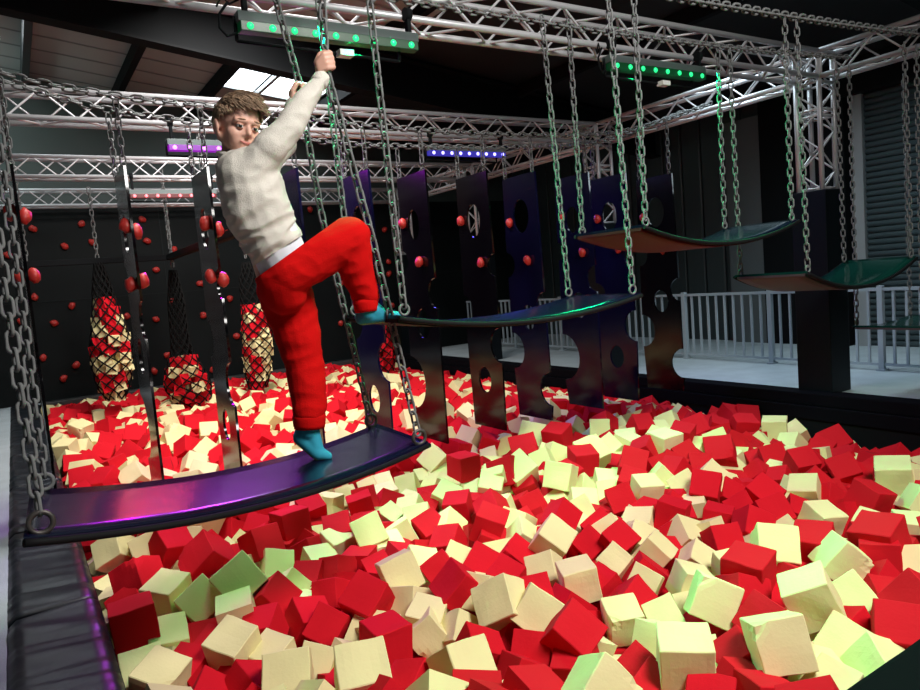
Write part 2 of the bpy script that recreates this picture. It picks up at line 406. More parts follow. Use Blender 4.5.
# ================================================================= hanging planks
def plank(P0, P1, P2, P3, sagd, label, mtop, munder, ext=.05):
    """P0 near-left, P1 far-left, P2 near-right, P3 far-right fixing points"""
    P0, P1, P2, P3 = map(V, (P0, P1, P2, P3))
    base = (P0+P1+P2+P3)/4
    root = empty('hanging_plank', base, label, 'plank', 'glossy planks hung on chains across the pit')
    def pt(u, v):     # u along, v across
        u2 = u*(1+2*ext/1.7)-ext/1.7; v2 = v*1.07-.035
        a = P0.lerp(P1, v2); b = P2.lerp(P3, v2)
        p = a.lerp(b, u2); p = p-V((0, 0, sagd*4*u2*(1-u2)))
        return p-base
    n = 40; th = .014
    def layer(z0, z1, name, m, v0=0, v1=1, mi=None):
        bm = NB(); rows_ = []
        for i in range(n+1):
            r_ = []
            for j in range(7):
                v = v0+(v1-v0)*j/6
                r_.append((bm.verts.new(pt(i/n, v)+V((0, 0, z1))), bm.verts.new(pt(i/n, v)+V((0, 0, z0)))))
            rows_.append(r_)
        for i in range(n):
            for j in range(6):
                A, B, C_, D_ = rows_[i][j], rows_[i+1][j], rows_[i+1][j+1], rows_[i][j+1]
                f = bm.faces.new((A[0], B[0], C_[0], D_[0])); f.smooth = True
                f = bm.faces.new((A[1], D_[1], C_[1], B[1])); f.smooth = True
            for j in (0, 6):
                A, B = rows_[i][j], rows_[i+1][j]
                f = bm.faces.new((A[0], A[1], B[1], B[0]) if j == 0 else (A[0], B[0], B[1], A[1]))
        for i in (0, n):
            for j in range(6):
                A, B = rows_[i][j], rows_[i][j+1]
                bm.faces.new((A[0], B[0], B[1], A[1]) if i == 0 else (A[0], A[1], B[1], B[0]))
        return link(name, bm, m, root)
    layer(-.004, th, 'board', mtop)
    layer(-.022, -.0045, 'underside', munder, .03, .97)
    for v in (-.012, 1.012):
        bm = NB(); sweep(bm, [pt(i/n, v)-V((0, 0, .003)) for i in range(n+1)], .0135, 8); link('edge_strip', bm, M_EDGE, root)
    return root
def rect(nl, fl, nr, fr): return nl, fl, nr, fr
A = (V((.0, 2.58, -.705)), V((.03, 3.14, -.690)), V((1.70, 3.20, -.845)), V((1.70, 3.78, -.83)))
PL = [
 (A, .075, 'glossy dark blue plank with purple glare, the lowest, under the boy standing foot', M_PLANK, M_EDGE),
 ((aty(405, 319, 3.07), aty(405, 319, 3.07)+V((0, .58, 0)), aty(633, 297, 3.07), aty(633, 297, 3.07)+V((0, .58, 0))), .075, 'glossy dark plank under the boy raised foot, in the middle of the photo', M_PLANK, M_EDGE),
 ((aty(646, 229, 3.14), aty(646, 229, 3.14)+V((0, .58, 0)), aty(792, 223, 3.14), aty(792, 223, 3.14)+V((0, .58, 0))), .115, 'highest dark plank with a red underside, right of centre', M_PLANK, M_UNDER),
 ((aty(808, 275, 3.12), aty(808, 275, 3.12)+V((0, .58, 0)), aty(911, 260, 3.12), aty(911, 260, 3.12)+V((0, .58, 0))), .15, 'glossy plank coloured with green glare, hanging in front of the roller shutter', M_PLANKG, M_UNDERG),
 ((aty(857, 327, 3.70)-V((0, .58, 0)), aty(857, 327, 3.70), aty(857, 327, 3.70)+V((1.0, -.58, 0)), aty(857, 327, 3.70)+V((1.0, 0, 0))), .03, 'grey-green plank cut off by the right edge of the photo, in front of the railing', M_PLANKG, M_UNDERG),
]
# the last plank lies low near the right end; keep it inside the hall
for (P, sg, l, m1, m2) in PL: plank(*P, sg, l, m1, m2)
R_HAND = aty(326, 62, 3.18); L_HAND = aty(300, 92, 3.52)
def up_to(p, y, x=None, z=1.66): return V((p.x if x is None else x, y, z))
def drop(p, label, x=None, y=None, ll=.070, ring=.026, via=None, g='chains carrying the planks'):
    top = up_to(p, y, x)
    chain([top]+(via or [])+[V(p)+V((0, 0, .03))], label, g, ll=ll, w=ll*.47, wr_=ll*.088, ring=ring, base=V(p)+V((0, 0, .018)))
P = PL[0][0]
drop(P[0], 'thick chain on the near left corner of the lowest plank', -.03, NY, .074, .034)
drop(P[1], 'thick chain on the far left corner of the lowest plank', .05, FY, .074, .030)
drop(P[2], 'chain gripped by the upper hand, near right corner of the lowest plank', R_HAND.x+.0, NY, .076, .036, via=[R_HAND+V((0, 0, .05)), R_HAND-V((0, 0, .05)), aty(372, 238, 3.16)])
drop(P[3], 'chain held by the lower hand, far right corner of the lowest plank', L_HAND.x-.04, FY, .074, .034, via=[L_HAND+V((0, 0, .05)), L_HAND-V((0, 0, .04)), aty(321, 212, 3.66)])
nm2 = ['second plank', 'highest plank', 'green glare plank', 'plank cut off by the right photo edge']
for q, (Pq, w_) in enumerate(zip([PL[1][0], PL[2][0], PL[3][0], PL[4][0]], nm2)):
    for c_, (k_, y_) in zip(['near left', 'far left', 'near right', 'far right'], [(0, NY), (1, FY), (2, NY), (3, FY)]):
        p = V(Pq[k_])
        drop(p, 'chain on the %s corner of the %s' % (c_, w_), p.x+random.uniform(-.03, .0), y_, .070, .026)

# ================================================================= hanging boards with holes
def arc(cx, cy, r, a0, a1, n=14): return [(cx+r*math.cos(a0+(a1-a0)*i/n), cy+r*math.sin(a0+(a1-a0)*i/n)) for i in range(n+1)]
BW, BZ0, BZ1 = .50, -1.40, .93
def board_mesh(near_bites, far_bites, holes, w=BW):
    """outline in (y, z); bites are (z, r) scallops cut from the near / far edge, holes (y, z, ry, rz)"""
    pts = [(0, BZ0), (w, BZ0)]
    for z, r in sorted(far_bites): pts += arc(w+r*.15, z, r, PI*1.5, PI*.5)
    pts += [(w, BZ1), (0, BZ1)]
    for z, r in sorted(near_bites, reverse=True): pts += arc(-r*.15, z, r, PI*.5, -PI*.5)
    cu = bpy.data.curves.new('board', 'CURVE'); cu.dimensions = '2D'; cu.fill_mode = 'BOTH'; cu.extrude = .009; cu.bevel_depth = 0
    loops = [pts]+[[(y+ry*math.cos(a), z+rz*math.sin(a)) for a in [2*PI*i/28 for i in range(28)]] for (y, z, ry, rz) in holes]
    for L in loops:
        s_ = cu.splines.new('POLY'); s_.points.add(len(L)-1); s_.use_cyclic_u = True
        for p, q in zip(s_.points, L): p.co = (q[0], q[1], 0, 1)
    o = bpy.data.objects.new('tmp', cu); COL.objects.link(o)
    bpy.context.view_layer.update()
    me = bpy.data.meshes.new_from_object(o.evaluated_get(bpy.context.evaluated_depsgraph_get()))
    bpy.data.objects.remove(o); bpy.data.curves.remove(cu)
    for v in me.vertices: x, y, z = v.co; v.co = (z, x, y)
    return me
BM = [board_mesh([(-.10, .13)], [(-.90, .24), (.20, .09)], [(.27, .50, .10, .13), (.25, -.36, .11, .13)]),
      board_mesh([(-.62, .16), (.10, .10)], [(-.30, .14)], [(.26, .52, .11, .15), (.27, -.95, .10, .12)]),
      board_mesh([(-.30, .12), (-1.1, .16)], [(.10, .12), (-.75, .18)], [(.25, .55, .12, .16), (.24, -.42, .10, .12)])]
BX = [.107, .745, 1.28, 1.93, 2.52, 3.04, 3.66, 4.20, 4.86, 5.36, 6.04]
BLAB = ['thin black board seen edge on at the far left, with red holds', 'black hanging board edge on beside the leftmost net', 'black hanging board edge on just left of the boy back',
        'dark hanging board behind the boy chest', 'dark hanging board behind the boy raised knee', 'dark hanging board right of the raised foot, its lower edge scalloped',
        'dark board with an oval hole, first to the left of the middle chains', 'dark blue board with an oval hole, behind the middle plank', 'blue black board behind the left end of the highest plank',
        'blue black board whose oval hole frames a silver column', 'rightmost black hanging board, with several oval holes']
def blob(bm, c, s_, seed, r=(.05, .032, .042)):
    for v in ball(bm, c, r, 2):
        d = v.co-V(c); v.co = V(c)+d*(1+.35*noise.noise(d*22+V((seed, 0, 0))))
def smooth_line(P):
    out = []
    for i in range(len(P)-1):
        p0, p1, p2, p3 = V(P[max(i-1, 0)]), V(P[i]), V(P[i+1]), V(P[min(i+2, len(P)-1)])
        for k_ in range(8):
            t = k_/8; out.append(.5*((2*p1)+(p2-p0)*t+(2*p0-5*p1+4*p2-p3)*t*t+(3*p1-p0-3*p2+p3)*t**3))
    return out+[V(P[-1])]
STR = {5.24: smooth_line([(x, 5.24, z) for x, z in [(TX0+.24, 1.70), (.11, 1.49), (.65, 1.40), (1.41, 1.35), (2.3, 1.29), (3.2, 1.26), (4.4, 1.27), (5.5, 1.36), (6.84, 1.72)]]),
       5.66: smooth_line([(x, 5.66, z) for x, z in [(TX0+.24, 1.75), (.12, 1.56), (.76, 1.40), (1.53, 1.33), (2.5, 1.22), (3.5, 1.22), (4.3, 1.24), (5.5, 1.34), (6.84, 1.72)]])}
def zstr(y, x): return min(STR[y], key=lambda p: abs(p.x-x)).z
for i, x in enumerate(BX):
    g = random.Random(i)
    y0 = 5.2; me = BM[[2, 0, 1, 0, 1, 0, 1, 2, 0, 1, 2][i]]
    root = empty('hanging_board', (x, y0, BZ1), BLAB[i], 'climbing board', 'boards with holes hung in a row across the pit')
    o = bpy.data.objects.new('panel', me.copy()); COL.objects.link(o); o.parent = root; o.location = (0, 0, -BZ1)
    o.data.materials.clear(); o.data.materials.append(M_NAVY if i in (3, 4, 7, 8, 9) else M_GLOSSB)
    for k_, (z, yy) in enumerate([(.50, .06 if i < 3 else .40), (.13, .06 if i < 3 else .14)]):
        for s_ in ((-1, 1) if i < 3 else (-1,)):
            bm = NB(); q = .82 if i < 3 else .72
            blob(bm, (s_*.045*q, yy+g.uniform(-.02, .05), z-BZ1+(.13 if i == 0 else .02)+g.uniform(-.03, .03)), 1, i*3+k_+s_, (.050*q, .050*q, .066*q))
            link('climbing_hold', bm, M_HOLD, root, True)
    for yy in (.04, BW-.04):
        top = V((x, y0+yy, zstr(5.24 if yy < .1 else 5.66, x)-.03)); chain([top, V((x, y0+yy, BZ1+.0))], '%s chain of the %s hanging board from the left' % ('near' if yy < .1 else 'far', ['first', 'second', 'third', 'fourth', 'fifth', 'sixth', 'seventh', 'eighth', 'ninth', 'tenth', 'eleventh'][i]), 'chains holding the hanging boards', ll=.075, w=.036, wr_=.0062, ring=.016)
for y_, l in ((5.24, 'nearer'), (5.66, 'farther')):
    chain(STR[y_], 'strung chain above the row of hanging boards, %s of the two' % l, None, ll=.085, w=.044, wr_=.0075, seg=4)

# ================================================================= bar frame and nets in the rear bay
bm = NB()
box(bm, (.15, 10.97, .62), (2.10, 11.06, .70), .01); box(bm, (1.98, 6.6, .62), (2.08, 11.0, .70), .01)
tag(link('hanging_beam', bm, M_BLACK), 'black steel beam hanging level in front of the climbing wall, above the net bags', 'beam')
for (x, y, l) in [(.25, 11.0, 'left end'), (2.03, 10.9, 'corner'), (1.95, 8.2, 'near end')]:
    chain([V((x, y, 1.9)), V((x, y, .70))], 'chain at the %s of the black beam' % l, 'chains of the black beam', ll=.085, w=.042, wr_=.008, seg=4)
def cube_bm(L, bev=.006, rnd=None):
    bm = NB(); bmesh.ops.create_cube(bm, size=L)
    if rnd is not None:
        bmesh.ops.bevel(bm, geom=list(bm.edges), offset=bev, segments=1, affect='EDGES')
        # slightly squashed, worn corners
        g = random.Random(rnd); ax = [V((g.uniform(-1, 1), g.uniform(-1, 1), g.uniform(-1, 1))) for _ in range(2)]
        for v in bm.verts:
            n_ = noise.noise(v.co*7+V((rnd, 0, 0))); v.co += v.co.normalized()*n_*.010
    return bm
def dummy_mesh(bm, name, m):
    me = bpy.data.meshes.new(name); bm.to_mesh(me); bm.free(); me.materials.append(m); return me
def torn_cube(L, seed, m):
    g = random.Random(seed); bm = NB(); bmesh.ops.create_cube(bm, size=L)
    bmesh.ops.subdivide_edges(bm, edges=list(bm.edges), cuts=5, use_grid_fill=True)
    c = V([g.choice((-1, 1)) for _ in range(3)])*L/2
    for v in bm.verts:
        p = v.co.copy(); h = L/2
        # soft bulge and wavy edges
        n_ = V((noise.noise(p*9+V((seed, 0, 0))), noise.noise(p*9+V((0, seed, 0))), noise.noise(p*9+V((0, 0, seed)))))
        v.co += n_*L*.035
        if seed % 3 == 0:
            d = (p-c).length
            if d < L*.30: v.co -= c.normalized()*(L*.30-d)*.5*(1+.6*noise.noise(p*40))
    es = [e for e in bm.edges if len(e.link_faces) == 2 and e.link_faces[0].normal.angle(e.link_faces[1].normal) > .7]
    bmesh.ops.bevel(bm, geom=es, offset=L*.02, segments=1, affect='EDGES')
    return dummy_mesh(bm, 'foam_cube', m)
CUBES = {'r': [torn_cube(.185, s, M_RED) for s in range(1, 8)], 'c': [torn_cube(.185, s, M_CREAM) for s in range(11, 18)]}
def add_cube(c, p, L, q, label, group, me=None):
    o = bpy.data.objects.new('foam_cube', me or random.choice(CUBES[c])); COL.objects.link(o)
    o.location = p; o.rotation_mode = 'QUATERNION'; o.rotation_quaternion = q; o.scale = (L/.185,)*3
    return tag(o, label, 'foam cube', group)
def rq(g): return Quaternion((g.gauss(0, 1), g.gauss(0, 1), g.gauss(0, 1), g.gauss(0, 1))).normalized()
CV = [V((x, y, z)) for x in (-.5, .5) for y in (-.5, .5) for z in (-.5, .5)]
CF = [(0, 1, 3, 2), (4, 6, 7, 5), (0, 4, 5, 1), (2, 3, 7, 6), (0, 2, 6, 4), (1, 5, 7, 3)]
class Heap:
    def __init__(s): s.v = []; s.f = []; s.m = []
    def add(s, p, L, q, mi):
        n = len(s.v); s.v += [p+q @ (c*L) for c in CV]; s.f += [tuple(n+i for i in f) for f in CF]; s.m += [mi]*6
    def link(s, name):
        me = bpy.data.meshes.new(name); me.from_pydata([tuple(v) for v in s.v], [], s.f); me.materials.append(M_RED); me.materials.append(M_CREAM)
        me.polygons.foreach_set('material_index', s.m); me.update()
        o = bpy.data.objects.new(name, me); COL.objects.link(o); return o
def net(prof, y, label, cols, ztop_chain=1.66, fill_from=0):
    """prof: [(px centre, py, half width px)] from top to bottom"""
    P = []
    for (px, py, hw) in prof:
        c = aty(px, py, y); dep = -(RM.transposed() @ c).z; P.append((c, hw*dep/F))
    base = P[0][0]
    root = empty('net_bag', base, label, 'net bag', 'net bags of foam cubes hung in the rear bay')
    # interpolate profile
    Z = [p[0].z for p in P]
    def at(z):
        for (a, ra), (b, rb) in zip(P, P[1:]):
            if a.z >= z >= b.z:
                t_ = (a.z-z)/max(1e-6, a.z-b.z); return a.lerp(b, t_), ra+(rb-ra)*t_
        return P[-1][0], P[-1][1]
    nr = int((Z[0]-Z[-1])/.075); nc = 9
    bm = NB()
    nodes = []
    for i in range(nr+1):
        z = Z[0]+(Z[-1]-Z[0])*i/nr; c, r = at(z)
        nodes.append([c-base+V((math.cos(2*PI*(k_+.5*(i % 2))/nc)*(r+.010), math.sin(2*PI*(k_+.5*(i % 2))/nc)*(r+.010), 0)) for k_ in range(nc)])
    for i in range(nr):
        for k_ in range(nc):
            o_ = 0 if i % 2 == 0 else 1
            for kk in ((k_-1+o_) % nc, (k_+o_) % nc):
                tube(bm, nodes[i][k_], nodes[i+1][kk], .0105, 4, cap=False)
    link('netting', bm, M_NET, root)
    chain([V((base.x, y, ztop_chain)), base], 'chain holding up the %s' % label, 'chains of the net bags', ll=.095, w=.045, wr_=.008, seg=4)
    # cubes inside, layer by layer
    g = random.Random(len(label)); z = Z[-1]+.07; n_ = 0; H = Heap()
    while z < P[fill_from][0].z-.02:
        c, r = at(z); a0 = g.uniform(0, 6.28)
        m_ = 1 if r < .10 else (3 if r < .17 else 5)
        L = .15 if m_ > 1 else min(.15, max(.09, r*1.5))
        for k_ in range(m_):
            rr = 0 if m_ == 1 else max(0, r-.088)
            p = c+V((math.cos(a0+2*PI*k_/m_)*rr, math.sin(a0+2*PI*k_/m_)*rr, g.uniform(-.01, .01)))
            col_ = cols[min(len(cols)-1, int(n_))]
            if g.random() < .22: col_ = 'c' if col_ == 'r' else 'r'
            q = Quaternion((0, 0, 1), g.uniform(0, 1.5)) @ Quaternion((1, 0, 0), g.uniform(-.3, .3))
            H.add(p, L, q, 0 if col_ == 'r' else 1)
        z += .128; n_ += 1
    tag(H.link('foam_cubes'), 'red and cream foam cubes held in the '+label.split(',')[0], 'foam cubes', None, 'stuff')
net([(98, 263, 3), (101, 280, 7), (104, 300, 10), (108, 320, 14), (111, 345, 19), (113, 365, 19), (114, 385, 15), (116, 399, 8)], 11.0,
    'tall leftmost net bag, packed with cubes', 'rrrccrccrrccc', fill_from=2)
net([(173, 270, 3), (176, 300, 7), (180, 340, 8), (182, 352, 10), (184, 368, 17), (188, 385, 22), (193, 400, 17), (195, 408, 9)], 11.0,
    'sagging second net bag, mostly empty above', 'rcrrrrc', fill_from=3)
net([(246, 262, 3), (248, 280, 8), (252, 300, 10), (256, 320, 14), (258, 345, 15), (258, 370, 13), (258, 388, 8)], 11.0,
    'net bag just left of the red trousers', 'rccrccrrrr', fill_from=2)
net([(372, 300, 4), (374, 318, 9), (377, 335, 14), (379, 352, 16), (380, 370, 14), (380, 380, 8)], 11.0,
    'net bag behind the raised foot', 'rrrrrrrr', fill_from=1)

# ================================================================= climbing holds on the back wall
HP = []
for (ox, oy, L) in [(0, 170, [(125, 225), (312, 207), (247, 292), (353, 278), (562, 272), (545, 190), (598, 383), (510, 390), (765, 435), (132, 487), (275, 520), (208, 587), (80, 580), (652, 500), (485, 560), (597, 572), (530, 555), (780, 557), (880, 493), (905, 635), (868, 243), (30, 325), (665, 305)]),
                    (0, 340, [(165, 68), (292, 95), (243, 147), (590, 118), (640, 57), (815, 112)]),
                    (200, 170, [(102, 243), (10, 435), (112, 493), (12, 555), (140, 637), (310, 612), (540, 435), (537, 587), (705, 228), (768, 175), (720, 352), (722, 398), (735, 518), (420, 152), (850, 260), (812, 455)])]:
    HP += [(ox+x/3.833, oy+y/3.833) for x, y in L]
ROWN = ['top', 'upper', 'middle', 'lower', 'bottom']
hz = sorted([(aty(px, py, 13.32), px, py) for px, py in HP], key=lambda a: a[1])
rows_ = {}
for w_, px, py in hz: rows_.setdefault(min(4, max(0, int((1.55-w_.z)/.58))), []).append((w_, px, py))
for r_, L in rows_.items():
    for k_, (w_, px, py) in enumerate(L):
        bm = NB(); g = random.Random(px)
        blob(bm, (0, -.03, 0), 1, px, (.062, .05, .052)); bm2 = bm
        ball(bm, (.0, -.076, .01), .012, 1)
        o = link('climbing_hold', bm, M_HOLD, None, True); o.location = w_; o.rotation_euler = (0, g.uniform(0, 6), 0)
        ordn = ['first', 'second', 'third', 'fourth', 'fifth', 'sixth', 'seventh', 'eighth', 'ninth', 'tenth', 'eleventh', 'twelfth', 'thirteenth', 'fourteenth', 'fifteenth', 'sixteenth', 'seventeenth', 'eighteenth', 'nineteenth', 'twentieth']
        tag(o, 'red climbing hold on the black back wall, %s row, %s from the left' % (ROWN[r_], ordn[min(k_, 19)]), 'climbing hold', 'red climbing holds on the back wall')

# ================================================================= railing on the right walkway
RX = 8.36
root = empty('railing', (RX, 6.5, FZ), 'grey barred railing along the right walkway, in front of the dark wall', 'railing')
bm = NB(); box(bm, (-.02, -8.0, .92), (.02, 6.5, .955)); link('top_rail', bm, M_RAIL, root)
bm = NB(); box(bm, (-.015, -8.0, .06), (.015, 6.5, .09)); link('bottom_rail', bm, M_RAIL, root)
yb = -3.6; k_ = 0
bme = None
while yb < 6.5:
    post = k_ % 10 == 0
    if post:
        bm = NB(); box(bm, (-.028, -.03, 0), (.028, .03, .98)); box(bm, (-.05, -.05, -.0), (.05, .05, .02)); o = link('post', bm, M_RAIL, root)
    else:
        if bme is None:
            bm = NB(); box(bm, (-.013, -.013, .07), (.013, .013, .94)); o = link('baluster', bm, M_RAIL, root); bme = o
        else: o = bme.copy(); COL.objects.link(o); o.parent = root
    o.location = (0, yb, 0); yb += .14; k_ += 1
bm = NB(); box(bm, (-.01, -8, .42), (.01, 0, .44)); 
bm.free()

